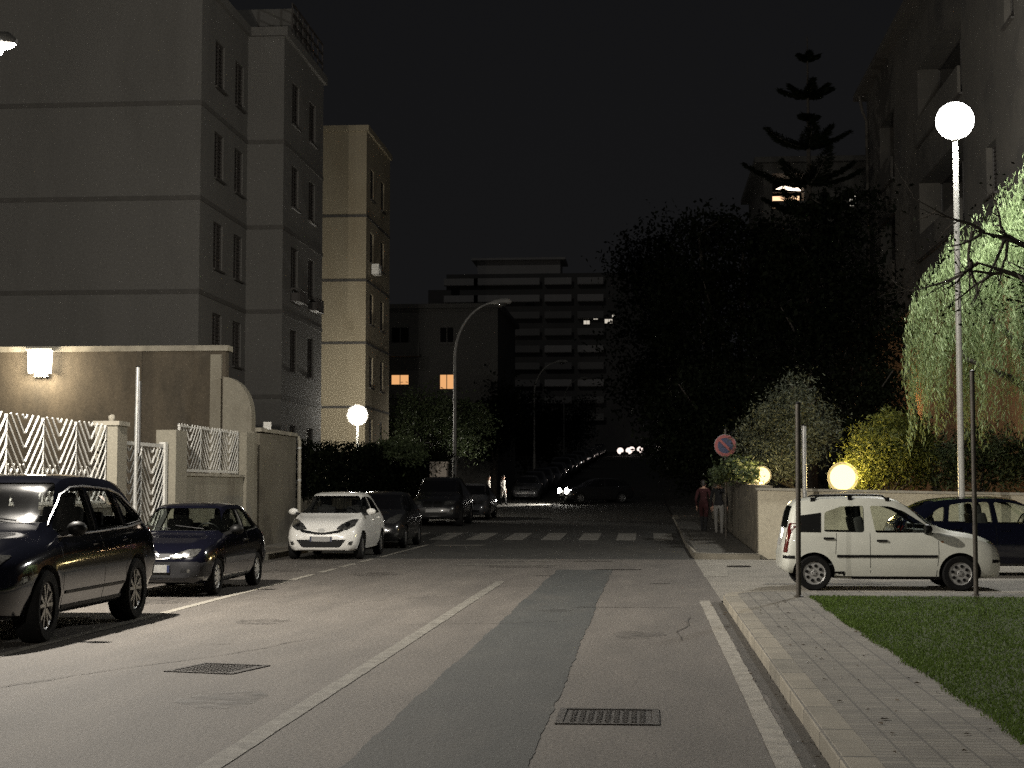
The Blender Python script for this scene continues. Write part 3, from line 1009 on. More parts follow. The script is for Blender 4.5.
SPEC["suv"] = dict(
    keys=[(-2.425, .48, .62, .78, .86, .62, .74, .68, .56), (-2.36, .38, .66, .95, 1.08, .78, .88, .80, .62), (-2.28, .34, .70, 1.06, 1.26, .82, .925, .84, .62),
          (-2.10, .30, .72, 1.10, 1.50, .86, .95, .865, .60), (-1.85, .28, .74, 1.11, 1.66, .88, .96, .875, .60), (-1.3, .26, .74, 1.10, 1.735, .90, .965, .875, .625),
          (-.5, .25, .74, 1.08, 1.765, .90, .965, .875, .64), (.10, .25, .74, 1.06, 1.745, .90, .965, .875, .645), (.42, .25, .74, 1.05, 1.66, .90, .965, .875, .65),
          (.92, .25, .74, 1.035, 1.305, .90, .965, .865, .70), (1.12, .25, .74, 1.03, 1.21, .90, .965, .86, .74), (1.30, .25, .73, 1.02, 1.14, .90, .965, .85, .75), (1.70, .26, .72, .98, 1.09, .89, .955, .82, .73), (2.05, .27, .70, .92, 1.01, .86, .92, .78, .68),
          (2.28, .29, .66, .84, .91, .80, .85, .72, .60), (2.38, .31, .62, .74, .79, .70, .76, .66, .52), (2.425, .36, .56, .64, .68, .58, .62, .56, .44)],
    ws_mat="glass_glare", wheels=(1.48, -1.45, .375, .835), rim="alloy", tw=.27, cabin=(-2.05, 1.02), seat_z=.74, dash_z=1.14, steer=R(4),
    side_windows=[[(-.23, 1.12), (.86, 1.10), (.90, 1.17), (.42, 1.50), (.10, 1.585), (-.25, 1.60)],
                  [(-1.24, 1.15), (-.33, 1.13), (-.35, 1.60), (-.85, 1.59), (-1.22, 1.56)],
                  [(-1.92, 1.20), (-1.34, 1.16), (-1.32, 1.55), (-1.55, 1.50), (-1.90, 1.30)]],
    windscreen=[(-.73, 1.23), (.73, 1.23), (.60, 1.66), (-.60, 1.66)], rear_window=[(-.62, 1.25), (.62, 1.25), (.52, 1.56), (-.52, 1.56)],
    headlight=[(.40, .78), (.74, .80), (.80, .92), (.62, .93), (.42, .90)], tail=[(.58, .88), (.88, .90), (.86, 1.10), (.60, 1.08)],
    front=[("grille", round_poly([(-.36, .70), (-.03, .70), (-.03, .90), (-.33, .90)], .06), "x+", "black_plastic"),
           ("grille", round_poly([(.03, .70), (.36, .70), (.33, .90), (.03, .90)], .06), "x+", "black_plastic"),
           ("lower_grille", [(-.5, .40), (.5, .40), (.5, .52), (-.5, .52)], "x+", "black_plastic"),
           ("fog_lamp", ellipse(.66, .50, .055, .05), "x+", "lamp_glass"), ("fog_lamp", ellipse(-.66, .50, .055, .05), "x+", "lamp_glass")],
    mouldings=[(-1.0, .95, .47, .50, "black_plastic")], sill=(-.98, .98, .27, .35),
    seams=[[(-.29, .30), (-.29, 1.10)], [(1.0, .34), (1.02, .8), (1.0, 1.04)], [(-1.12, .42), (-1.02, .66), (-1.28, .98), (-1.30, 1.12)]],
    handles=[(-.10, .985), (-1.12, 1.0)], handle_mat="paint_black", mirror_mat="black_plastic", mirror=(.80, 1.13), plate=(.58, .95),
    trim=[[(.92, 1.08), (-.3, 1.105), (-1.34, 1.13), (-1.96, 1.175)], [(-1.96, 1.175), (-1.94, 1.29), (-1.56, 1.525), (-1.2, 1.59), (-.3, 1.625), (.12, 1.61), (.44, 1.53), (.92, 1.20)]],
    seats=[(-.15, (.40, -.40)), (-1.05, (.42, -.42))])

SPEC["three_door"] = dict(
    keys=[(-1.86, .34, .48, .60, .66, .52, .62, .58, .48), (-1.80, .28, .50, .74, .92, .66, .745, .69, .56), (-1.72, .25, .52, .86, 1.02, .70, .775, .71, .56),
          (-1.50, .22, .53, .89, 1.19, .72, .795, .73, .55), (-1.20, .20, .53, .89, 1.32, .73, .80, .74, .545), (-.80, .18, .53, .885, 1.365, .74, .80, .745, .55),
          (-.30, .17, .53, .875, 1.37, .74, .80, .745, .555), (.02, .17, .53, .865, 1.335, .74, .80, .745, .555), (.22, .17, .53, .86, 1.26, .74, .80, .745, .56),
          (.80, .17, .53, .84, .935, .74, .80, .735, .65), (.95, .17, .52, .82, .895, .74, .80, .73, .66), (1.30, .18, .51, .77, .83, .73, .79, .72, .64), (1.62, .19, .48, .69, .745, .70, .755, .69, .58),
          (1.77, .20, .46, .61, .66, .64, .695, .63, .50), (1.83, .22, .44, .54, .58, .56, .61, .56, .44), (1.86, .26, .41, .48, .52, .48, .52, .47, .36)],
    wheels=(1.16, -1.22, .275, .70), rim="cover", tw=.165, cabin=(-1.55, .70), seat_z=.46, dash_z=.88,
    side_windows=[[(-.45, .90), (.60, .89), (.62, .94), (.16, 1.20), (-.05, 1.265), (-.52, 1.275)],
                  [(-1.40, .945), (-.54, .905), (-.60, 1.275), (-.95, 1.26), (-1.15, 1.20)]],
    windscreen=[(-.65, .95), (.65, .95), (.50, 1.285), (-.50, 1.285)], rear_window=[(-.60, .96), (.60, .96), (.50, 1.26), (-.50, 1.26)],
    headlight=[(.27, .555), (.62, .60), (.66, .70), (.50, .70), (.30, .625)], tail=[(.56, .62), (.73, .64), (.72, .86), (.58, .84)],
    front=[("grille", round_poly([(-.22, .575), (.22, .575), (.24, .635), (-.24, .635)], .02), "x+", "black_plastic"),
           ("grille_trim", [(-.24, .568), (-.12, .552), (.12, .552), (.24, .568), (.24, .58), (.12, .564), (-.12, .564), (-.24, .58)], "x+", "chrome"),
           ("badge", [(-.07, .585), (0, .635), (.07, .585), (.07, .597), (0, .648), (-.07, .597)], "x+", "chrome"),
           ("badge", [(-.07, .61), (0, .66), (.07, .61), (.07, .622), (0, .673), (-.07, .622)], "x+", "chrome"),
           ("bumper", round_poly([(-.66, .29), (.66, .29), (.68, .52), (-.68, .52)], .05), "x+", "bumper_plastic"),
           ("bumper", [(1.50, .30), (1.82, .30), (1.82, .50), (1.50, .52)], "y+", "bumper_plastic"), ("bumper", [(1.50, .30), (1.82, .30), (1.82, .50), (1.50, .52)], "y-", "bumper_plastic"),
           ("bumper", [(-1.83, .36), (-1.53, .33), (-1.53, .56), (-1.83, .56)], "y+", "bumper_plastic"), ("bumper", [(-1.83, .36), (-1.53, .33), (-1.53, .56), (-1.83, .56)], "y-", "bumper_plastic"),
           ("fog_lamp", round_poly([(.40, .36), (.55, .36), (.54, .42), (.42, .42)], .02), "x+", "lamp_glass"), ("fog_lamp", round_poly([(-.55, .36), (-.40, .36), (-.42, .42), (-.54, .42)], .02), "x+", "lamp_glass")],
    mouldings=[(-.90, .84, .47, .545, "grey_plastic"), (-1.52, -1.52 + .001, .5, .52, "grey_plastic")][:1],
    seams=[[(-.56, .24), (-.56, .90)], [(.70, .24), (.76, .55), (.72, .87)]], handles=[(-.42, .78)], mirror=(.52, .93), mirror_mat="black_plastic", plate=(.42, .72), seat_w=.40,
    seats=[(-.30, (.34, -.34)), (-1.0, (.32, -.32))])

SPEC["supermini"] = dict(
    keys=[(-1.94, .36, .50, .64, .70, .54, .64, .60, .50), (-1.88, .30, .54, .80, 1.0, .68, .77, .72, .58), (-1.80, .27, .56, .94, 1.16, .72, .81, .745, .58),
          (-1.60, .24, .57, .97, 1.36, .75, .835, .76, .56), (-1.25, .21, .57, .965, 1.47, .77, .845, .77, .56), (-.75, .19, .57, .95, 1.51, .78, .848, .775, .57),
          (-.25, .18, .57, .94, 1.51, .78, .848, .775, .575), (.10, .18, .57, .93, 1.465, .78, .848, .775, .575), (.35, .18, .57, .925, 1.36, .78, .848, .775, .585),
          (1.02, .18, .56, .90, 1.02, .78, .845, .775, .735), (1.18, .18, .56, .88, .975, .77, .84, .765, .72), (1.48, .19, .54, .82, .91, .76, .825, .73, .64), (1.72, .20, .51, .74, .82, .72, .785, .69, .57),
          (1.85, .21, .48, .65, .71, .65, .715, .63, .50), (1.915, .23, .45, .56, .61, .56, .62, .56, .42), (1.94, .27, .42, .50, .54, .48, .53, .48, .36)],
    wheels=(1.24, -1.27, .30, .74), rim="spoked", tw=.185, cabin=(-1.66, .95), seat_z=.52, dash_z=.97,
    side_windows=[[(-.28, .975), (.80, .965), (.82, 1.02), (.30, 1.31), (.05, 1.385), (-.32, 1.40)],
                  [(-1.35, 1.02), (-.38, .98), (-.40, 1.40), (-.85, 1.38), (-1.12, 1.30)]],
    windscreen=[(-.71, 1.03), (.71, 1.03), (.54, 1.42), (-.54, 1.42)], rear_window=[(-.56, 1.08), (.56, 1.08), (.46, 1.36), (-.46, 1.36)],
    headlight=[(.32, .68), (.56, .66), (.71, .75), (.73, .90), (.62, .90), (.42, .79)], tail=[(.60, .72), (.76, .74), (.75, 1.0), (.62, .98)],
    front=[("upper_grille", [(-.50, .66), (-.42, .615), (-.10, .565), (.10, .565), (.42, .615), (.50, .66), (.46, .68), (.10, .615), (-.10, .615), (-.46, .68)], "x+", "black_plastic"),
           ("badge", ellipse(0, .655, .075, .05, 18), "x+", "cover_bright"),
           ("lower_grille", round_poly([(-.42, .285), (.42, .285), (.56, .455), (-.56, .455)], .04), "x+", "black_plastic"),
           ("fog_lamp", round_poly([(.60, .34), (.68, .33), (.71, .43), (.62, .41)], .02), "x+", "lamp_glass"), ("fog_lamp", round_poly([(-.68, .33), (-.60, .34), (-.62, .41), (-.71, .43)], .02), "x+", "lamp_glass")],
    sill=(-.98, .92, .19, .23),
    seams=[[(-.33, .24), (-.33, .96)], [(.86, .24), (.90, .6), (.86, .95)], [(-1.0, .62), (-1.18, .96)]], handles=[(-.18, .86), (-1.02, .90)], handle_mat="paint_white", mirror=(.70, 1.03), plate=(.47, .80),
    seats=[(-.20, (.36, -.36)), (-1.05, (.35, -.35))])

SPEC["family_hatch"] = dict(
    keys=[(-2.08, .36, .50, .64, .70, .56, .66, .62, .52), (-2.02, .30, .54, .80, .96, .70, .79, .73, .58), (-1.92, .27, .56, .92, 1.06, .74, .83, .755, .58),
          (-1.66, .24, .57, .95, 1.26, .77, .855, .77, .56), (-1.25, .21, .57, .945, 1.40, .79, .865, .78, .56), (-.75, .19, .57, .93, 1.44, .79, .868, .785, .57),
          (-.20, .18, .57, .92, 1.445, .79, .868, .785, .575), (.10, .18, .57, .91, 1.41, .79, .868, .785, .575), (.32, .18, .57, .905, 1.33, .79, .868, .785, .585),
          (1.0, .18, .56, .88, .985, .79, .865, .775, .68), (1.15, .18, .56, .87, .95, .78, .86, .765, .68), (1.55, .19, .54, .81, .88, .77, .845, .74, .65), (1.85, .20, .51, .73, .79, .73, .80, .70, .58),
          (1.99, .21, .48, .64, .69, .66, .73, .64, .50), (2.055, .23, .45, .56, .60, .57, .63, .57, .42), (2.08, .27, .42, .50, .54, .49, .54, .49, .36)],
    wheels=(1.26, -1.30, .31, .755), rim="spoked", tw=.19, cabin=(-1.72, .92), seat_z=.50, dash_z=.95,
    side_windows=[[(-.22, .955), (.80, .945), (.82, .99), (.30, 1.27), (.05, 1.335), (-.26, 1.345)],
                  [(-1.12, .975), (-.32, .96), (-.34, 1.345), (-.80, 1.335), (-1.06, 1.29)],
                  [(-1.56, 1.01), (-1.20, .99), (-1.15, 1.26), (-1.26, 1.23)]],
    windscreen=[(-.69, 1.0), (.69, 1.0), (.52, 1.355), (-.52, 1.355)], rear_window=[(-.58, 1.06), (.58, 1.06), (.48, 1.32), (-.48, 1.32)],
    headlight=[(.36, .62), (.66, .65), (.72, .77), (.56, .76), (.40, .70)], tail=[(.58, .68), (.78, .70), (.76, .92), (.60, .90)],
    front=[("grille", round_poly([(-.33, .62), (.33, .62), (.34, .69), (-.34, .69)], .02), "x+", "black_plastic"),
           ("lower_grille", [(-.5, .30), (.5, .30), (.5, .40), (-.5, .40)], "x+", "black_plastic")],
    seams=[[(-.27, .24), (-.27, .94)], [(.86, .24), (.90, .6), (.86, .93)]], handles=[(-.12, .84), (-1.0, .87)], handle_mat="paint_blue", mirror=(.70, 1.0), plate=(.48, .80),
    seats=[(-.20, (.36, -.36)), (-1.05, (.35, -.35))])
# ------------------------------------------------------------------ the setting
def strip(name, x0, x1, y0, y1, dz, mat, step=6.0, nx=1, kind="structure", dome=0.0):
    """a sheet following the ground profile"""
    mb = MB()
    ys = [y0]
    brk = [b for b in (45, 56, 90, 132, 186, 245, 330) if y0 < b < y1]
    k = max(1, int((y1 - y0) / step))
    ys = sorted(set([y0 + (y1 - y0) * i / k for i in range(k + 1)] + brk))
    xs = [x0 + (x1 - x0) * i / nx for i in range(nx + 1)]
    vs = [(x, y, ground_z(y) + dz) for y in ys for x in xs]
    n = len(xs)
    fs = [(j * n + i, j * n + i + 1, (j + 1) * n + i + 1, (j + 1) * n + i) for j in range(len(ys) - 1) for i in range(nx)]
    mb.add(vs, fs)
    o = mb.build(name, mat)
    if kind: o["kind"] = kind
    return o


strip("ground", -500, 500, -60, 900, -0.03, M["earth"], 30)
RL, RR = -8.4, 1.04        # road edges
SIDE0, SIDE1 = 23.35, 36.3  # side street
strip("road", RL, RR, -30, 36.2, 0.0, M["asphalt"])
strip("road_beyond", RL, RR, 36.2, 330, 0.0, M["asphalt_shaded"])
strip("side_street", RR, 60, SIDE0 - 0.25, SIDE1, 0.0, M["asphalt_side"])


def irregular_strip(name, xl, xr, y0, y1, dz, mat, amp=0.06, step=0.09, seed=1):
    rnd = random.Random(seed)
    mb = MB()
    k = int((y1 - y0) / step)
    vs = []
    a = b = 0.0
    for i in range(k + 1):
        y = y0 + (y1 - y0) * i / k
        a = a * 0.8 + rnd.uniform(-amp, amp) * 0.5
        b = b * 0.8 + rnd.uniform(-amp, amp) * 0.5
        vs += [(xl + a, y, ground_z(y) + dz), (xr + b, y, ground_z(y) + dz)]
    mb.add(vs, [(2 * i, 2 * i + 1, 2 * i + 3, 2 * i + 2) for i in range(k)])
    o = mb.build(name, mat)
    o["kind"] = "structure"
    return o


irregular_strip("asphalt_patch", -1.76, -0.69, -5, 31.5, 0.004, M["asphalt_patch"], 0.022, seed=3)
irregular_strip("gutter", 0.88, RR, 4, SIDE0 - 0.6, 0.004, M["gutter"], 0.03, seed=4)
irregular_strip("gutter", RL, -8.15, 10, 44, 0.004, M["gutter"], 0.04, seed=5)


def worn_line(name, x, w, y0, y1, mat, dz=0.005, gaps=(), seed=0, amp=0.004):
    rnd = random.Random(seed)
    mb = MB()
    y = y0
    while y < y1 - 0.01:
        e = min(y + 0.3, y1)
        if not any(g0 < (y + e) / 2 < g1 for g0, g1 in gaps):
            a, b = rnd.uniform(-amp, amp), rnd.uniform(-amp, amp)
            mb.add([(x - w / 2 + a, y, ground_z(y) + dz), (x + w / 2 + b, y, ground_z(y) + dz), (x + w / 2 + b, e, ground_z(e) + dz), (x - w / 2 + a, e, ground_z(e) + dz)], [(0, 1, 2, 3)])
        y = e
    o = mb.build(name, mat)
    o["kind"] = "structure"
    return o


worn_line("road_marking", -2.51, 0.15, 2, 27.5, M["marking_faint"], seed=1)
worn_line("road_marking", 0.80, 0.15, 2, 23.0, M["marking"], seed=2)
worn_line("parking_line", -6.18, 0.13, 6, 45, M["marking"], gaps=((27.3, 27.7), (29.4, 30.1), (31.5, 32.2), (33.5, 34.1), (36, 37)), seed=3)
# pedestrian crossing: one sheet of stripes
mb = MB()
for k in range(8):
    xc = -7.35 + k * 1.118
    for j in range(4):
        ya, yb = 47.6 + j * 1.1, 47.6 + (j + 1) * 1.1
        mb.add([(xc - .29, ya, ground_z(ya) + .005), (xc + .29, ya, ground_z(ya) + .005), (xc + .29, yb, ground_z(yb) + .005), (xc - .29, yb, ground_z(yb) + .005)], [(0, 1, 2, 3)])
mb.build("crosswalk_stripes", M["marking_mid"])["kind"] = "structure"
for i, (x0, x1, y0, y1, mk) in enumerate([(-4.0, -1.9, 33.1, 33.5, "marking_faint"), (-3.4, -2.2, 35.0, 35.35, "marking_faint"), (1.0, 1.45, 29.2, 31.6, "marking"), (1.9, 4.0, 27.0, 27.5, "marking_faint"),
                                         (-5.9, -4.6, 44.2, 45.0, "marking_faint")]):
    mb = MB()
    mb.add([(x0, y0, .005), (x1, y0 + .1, .005), (x1 + .1, y1, .005), (x0 + .1, y1 - .1, .005)], [(0, 1, 2, 3)])
    mb.build("road_marking", M[mk])["kind"] = "structure"
for i, (x, y, w, d) in enumerate([(-0.25, 21.6, 1.5, .07), (-2.6, 32.4, 1.3, .14), (-1.2, 35.1, .9, .15), (-4.5, 16.2, .5, .03), (0.2, 27, .4, .12), (-1.9, 29.2, .35, .14), (-0.6, 31.5, 1.0, .2)]):
    mb = MB()
    mb.add([(x - w / 2, y, .008), (x + w / 2, y + .05, .008), (x + w / 2 - .05, y + d, .008), (x - w / 2 + .08, y + d - .02, .008)], [(0, 1, 2, 3)])
    mb.build("road_crack", M["iron"])["kind"] = "structure"

rnd = random.Random(77)
for (x, y, dx, dy, nseg) in [(-5.2, 12.5, .10, .33, 16), (-3.4, 18.5, .28, .10, 10), (-4.4, 22.0, .25, .25, 10), (.35, 17.0, .04, .4, 9), (-2.9, 26.0, .3, .06, 8)]:
    mb = MB()
    w0 = rnd.uniform(.004, .008)
    pts = []
    for k in range(nseg):
        pts.append((x, y)); x += dx + rnd.uniform(-.07, .07); y += dy + rnd.uniform(-.06, .06)
    nrm = Vector((-dy, dx)).normalized()
    vs = []
    for k, p in enumerate(pts):
        w = w0 * (.4 + rnd.random()) * (0.3 if k in (0, nseg - 1) else 1)
        vs += [(p[0] - nrm.x * w, p[1] - nrm.y * w, .0085), (p[0] + nrm.x * w, p[1] + nrm.y * w, .0085)]
    mb.add(vs, [(2 * k, 2 * k + 1, 2 * k + 3, 2 * k + 2) for k in range(nseg - 1)])
    mb.build("road_crack", M["gutter"])["kind"] = "structure"
for (x, y, r) in [(-3.2, 12.0, .33), (-4.6, 19.0, .28), (-.1, 17.6, .3), (-5.0, 29.5, .5), (-7.0, 22.2, .5), (-1.2, 21.0, .22), (3.4, 27.8, .5), (-7.1, 30.5, .45)]:
    mb = MB()
    n_ = 22
    ph = [rnd.uniform(.72, 1.25) for k in range(n_)]
    ph = [(ph[k - 1] + 2 * ph[k] + ph[(k + 1) % n_]) / 4 for k in range(n_)]
    mb.add([(x + r * ph[k] * math.cos(2 * PI * k / n_), y + 1.5 * r * ph[k] * math.sin(2 * PI * k / n_), .0065) for k in range(n_)], [tuple(range(n_))])
    mb.build("oil_stain", M["stain"])["kind"] = "structure"

# pavement with kerb, rounded corner into the side street
KH = 0.13


def pavement(name, outline, kerb_line, z=KH, mat="paving"):
    mb = MB()
    n = len(outline)
    mb.add([(x, y, ground_z(y) + z) for x, y in outline], [tuple(range(n))])
    mb.build(name, M[mat])["kind"] = "structure"
    mb = MB()
    n = len(kerb_line)
    vs, fs = [], []
    for i, (x, y) in enumerate(kerb_line):
        a = Vector(kerb_line[max(i - 1, 0)]); b = Vector(kerb_line[min(i + 1, n - 1)])
        d = (b - a).normalized()
        nx, ny = d.y, -d.x    # towards the pavement
        g = ground_z(y)
        w = 0.20
        vs += [(x, y, g - 0.02), (x, y, g + z - 0.02), (x + nx * 0.02, y + ny * 0.02, g + z + 0.003), (x + nx * w, y + ny * w, g + z + 0.003), (x + nx * w, y + ny * w, g - 0.02)]
    for i in range(n - 1):
        for j in range(4):
            fs.append((i * 5 + j, i * 5 + j + 1, (i + 1) * 5 + j + 1, (i + 1) * 5 + j))
    mb.add(vs, fs)
    mb.build("kerb", M["kerb"])["kind"] = "structure"


corner = [(RR + 0.9 - 0.9 * math.cos(a), SIDE0 - 0.9 + 0.9 * math.sin(a)) for a in [PI / 2 * k / 8 for k in range(9)]]
kl = [(RR, -20 + 1.0 * k) for k in range(42)] + corner + [(2.4 + k, SIDE0) for k in range(30)]
kl = [p for p in kl if not (p[0] == RR and p[1] > SIDE0 - 0.9)]
pavement("pavement", [p for p in kl] + [(32, SIDE0 - 1.32), (2.22, SIDE0 - 1.32), (2.22, -20)], kl)
kl = [(RL, 60 - 1.0 * k) for k in range(81)]
pavement("pavement", [(RL, 60), (RL, 45), (RL, -20), (-9.9, -20), (-9.9, 45), (-9.9, 60)], kl)
corner = [(RR + 0.7 - 0.7 * math.sin(a), SIDE1 + 0.7 - 0.7 * math.cos(a)) for a in [PI / 2 * k / 6 for k in range(7)]]
kl = [(2.5, SIDE1)] + corner + [(RR, 37.5 + k) for k in range(30)]
kl = kl[::-1]
pavement("pavement", [(x, y) for x, y in kl][::-1] + [(RR + 1.4, 66.5), (RR + 1.4, 37)], [(x, y) for x, y in kl][::-1], mat="paving_shaded")

# lawn
mb = MB()
mb.add([(2.20, -6, .136), (24, -6, .136), (24, SIDE0 - 1.3, .136), (2.20, SIDE0 - 1.3, .136)], [(0, 1, 2, 3)])
mb.build("lawn_soil", M["soil"])["kind"] = "structure"
rng = np.random.default_rng(5)
n = 130000
px = 2.12 + (rng.random(n) ** 1.5) * 8.5
py = 8.5 + rng.random(n) * (SIDE0 - 1.2 - 8.5)
edge = np.interp(py, [0, 14, 18, SIDE0 - 1.3], [2.14, 2.18, 2.14, 2.20]) + 0.035 * np.sin(py * 3.1) * rng.random(n) - 0.05 * rng.random(n) ** 4
keep = px > edge
px, py = px[keep], py[keep]
n = len(px)
ang = rng.random(n) * 2 * PI
h = 0.014 + 0.024 * rng.random(n) * (0.6 + 0.4 * np.sin(px * 2.1) * np.sin(py * 1.7))
lean = 0.035 * rng.random(n)
w = 0.004 + 0.004 * rng.random(n)
v = np.empty((n, 3, 3))
v[:, 0] = np.stack([px - w * np.cos(ang), py - w * np.sin(ang), np.full(n, .135)], 1)
v[:, 1] = np.stack([px + w * np.cos(ang), py + w * np.sin(ang), np.full(n, .135)], 1)
v[:, 2] = np.stack([px + lean * np.cos(ang + 1.3), py + lean * np.sin(ang + 1.3), .135 + h], 1)
me = bpy.data.meshes.new("grass")
me.from_pydata(v.reshape(-1, 3).tolist(), [], np.arange(3 * n).reshape(-1, 3).tolist())
tag(link_mesh("grass", me, M["grass"]), kind="stuff")
# leaf litter on the pavement and in the gutter
rnd = random.Random(9)
mb = MB()
for k in range(90):
    if rnd.random() < 0.7: x, z = rnd.uniform(1.3, 2.15), KH + 0.006
    else: x, z = rnd.uniform(0.85, 1.02), 0.012
    y = rnd.uniform(9, 22)
    a = rnd.uniform(0, 2 * PI); s = rnd.uniform(.012, .032)
    c, d = math.cos(a) * s, math.sin(a) * s
    mb.add([(x + c, y + d, z), (x - d * .5, y + c * .5, z + .010), (x - c, y - d, z + .002), (x + d * .5, y - c * .5, z + .004)], [(0, 1, 2, 3)])
tag(mb.build("fallen_leaves", M["litter"]), kind="stuff")

# manhole covers
def square_cover(x, y, w, d, rz, label):
    t = thing("manhole_cover", label, "manhole cover", (x, y, 0.0), rz)
    f = MB()
    for a in ((0, -d / 2, w, .05), (0, d / 2, w, .05), (-w / 2, 0, .05, d), (w / 2, 0, .05, d)):
        f.box((a[0], a[1], 0.003), (a[2] + .05 * (a[3] != d), a[3] if a[3] == d else .05, 0.012 if a[3] != d else .0115))
    f.build("frame", M["iron"], t)
    c = MB()
    c.box((0, 0, -0.002), (w - .06, d - .06, .008))
    k = int((w - .12) / .06)
    for i in range(k):
        for j in range(int((d - .12) / .06)):
            c.box((-w / 2 + .09 + i * .06, -d / 2 + .09 + j * .06, 0.004), (.03, .03, .006), (i + j) % 2 * PI / 4)
    c.build("lid", M["iron"], t)
    return t


square_cover(-0.28, 11.35, .66, .72, 0.0, "rectangular iron manhole cover nearest the camera, on the dark strip of asphalt")
square_cover(-3.8, 14.05, .62, .66, R(-14), "tilted square iron manhole cover left of the long white centre line")
t = thing("manhole_cover", "small round manhole cover at the mouth of the side street", "manhole cover", (1.85, 33.0, 0.006))
m = MB(); m.lathe([(.24, 0), (.24, .012), (.21, .012), (.21, .006), (.001, .006)], 24); m.build("lid", M["iron"], t)
t = thing("manhole_cover", "dark drain lid on the pavement beside the two pedestrians", "manhole cover", (2.0, 44.0, KH + .004))
m = MB(); m.lathe([(.4, 0), (.4, .012), (.36, .012), (.36, .006), (.001, .006)], 20); m.build("lid", M["iron"], t)


# ------------------------------------------------------------------ buildings
def facade(mb, o, u, nrm, W, H, opens, depth=0.12, mi=0):
    """wall sheet from o along u (width W) and up (H) with reveals at the openings"""
    o, u, nrm = Vector(o), Vector(u), Vector(nrm)
    z = Vector((0, 0, 1))
    us = sorted(set([0, W] + [a for q in opens for a in q[:2]]))
    zs = sorted(set([0, H] + [a for q in opens for a in q[2:]]))
    P = lambda a, b, d=0.0: o + u * a + z * b - nrm * d
    for i in range(len(us) - 1):
        for j in range(len(zs) - 1):
            cu, cz = (us[i] + us[i + 1]) / 2, (zs[j] + zs[j + 1]) / 2
            if any(q[0] < cu < q[1] and q[2] < cz < q[3] for q in opens): continue
            mb.add([P(us[i], zs[j]), P(us[i + 1], zs[j]), P(us[i + 1], zs[j + 1]), P(us[i], zs[j + 1])], [(0, 1, 2, 3)], mi)
    for a, b, c, d in opens:
        for p, q in (((a, c), (b, c)), ((b, c), (b, d)), ((b, d), (a, d)), ((a, d), (a, c))):
            mb.add([P(*p), P(*q), P(q[0], q[1], depth), P(p[0], p[1], depth)], [(0, 1, 2, 3)], mi)
    return mb


def window_part(parent, o, u, nrm, a, b, c, d, depth=0.11, kind="shutter"):
    """window (frame) > shutter or pane, standing in an opening"""
    o, u, nrm = Vector(o), Vector(u), Vector(nrm)
    z = Vector((0, 0, 1))
    P = lambda s, t, k: o + u * s + z * t - nrm * k
    f = MB()
    w = .06
    k = depth - .035
    for p, q in (((a + w / 2, c), (a + w / 2, d)), ((b - w / 2, c), (b - w / 2, d))): f.beam(P(*p, k), P(*q, k), w, .05, up=nrm)
    for p, q in (((a + w, c + w / 2), (b - w, c + w / 2)), ((a + w, d - w / 2), (b - w, d - w / 2))): f.beam(P(*p, k), P(*q, k), .05, w)
    mid = (a + b) / 2
    f.beam(P(mid, c + w, k), P(mid, d - w, k), .05, .04, up=nrm)
    f.beam(P(a - .06, c - .03, -.03), P(b + .06, c - .03, -.03), .14, .06)
    fr = f.build("window", M["frame"], parent)
    g = MB()
    kk = depth - .02
    if kind == "shutter":
        nsl = max(4, int((d - c) / .14))
        for i in range(nsl):
            t0 = c + w + (d - c - 2 * w) * i / nsl
            t1 = c + w + (d - c - 2 * w) * (i + 1) / nsl
            g.add([P(a + w, t0, kk - .03), P(b - w, t0, kk - .03), P(b - w, t1, kk), P(a + w, t1, kk)], [(0, 1, 2, 3)])
        g.build("shutter", M["shutter"], fr)
    else:
        g.add([P(a + w, c + w, kk), P(b - w, c + w, kk), P(b - w, d - w, kk), P(a + w, d - w, kk)], [(0, 1, 2, 3)])
        g.build("pane", M[kind], fr)
    return fr


def bands(parent, path, zs, h=.15, out=.03, mat="band"):
    """a string course along a path of corners (x, y) at each height; the path runs with the outside on its right"""
    for z in zs:
        m = MB()
        pts = []
        n = len(path)
        for i, p in enumerate(path):
            p = Vector(p)
            ns = []
            if i > 0: d = (p - Vector(path[i - 1])).normalized(); ns.append(Vector((d.y, -d.x)))
            if i < n - 1: d = (Vector(path[i + 1]) - p).normalized(); ns.append(Vector((d.y, -d.x)))
            o = ns[0] + (ns[1] if len(ns) > 1 and abs(ns[0].dot(ns[1])) < 0.9 else Vector((0, 0)))
            pts.append((p + o * out, p - o * 0.05))
        vs = []
        for a, b in pts: vs += [(a.x, a.y, z - h / 2), (a.x, a.y, z + h / 2), (b.x, b.y, z + h / 2), (b.x, b.y, z - h / 2)]
        fs = []
        for i in range(n - 1):
            for j in range(4): fs.append((i * 4 + j, i * 4 + (j + 1) % 4, (i + 1) * 4 + (j + 1) % 4, (i + 1) * 4 + j))
        fs += [(0, 1, 2, 3), tuple((n - 1) * 4 + j for j in (3, 2, 1, 0))]
        m.add(vs, fs)
        m.build("string_course", M[mat], parent)


X, Y_, Z_ = Vector((1, 0, 0)), Vector((0, 1, 0)), Vector((0, 0, 1))
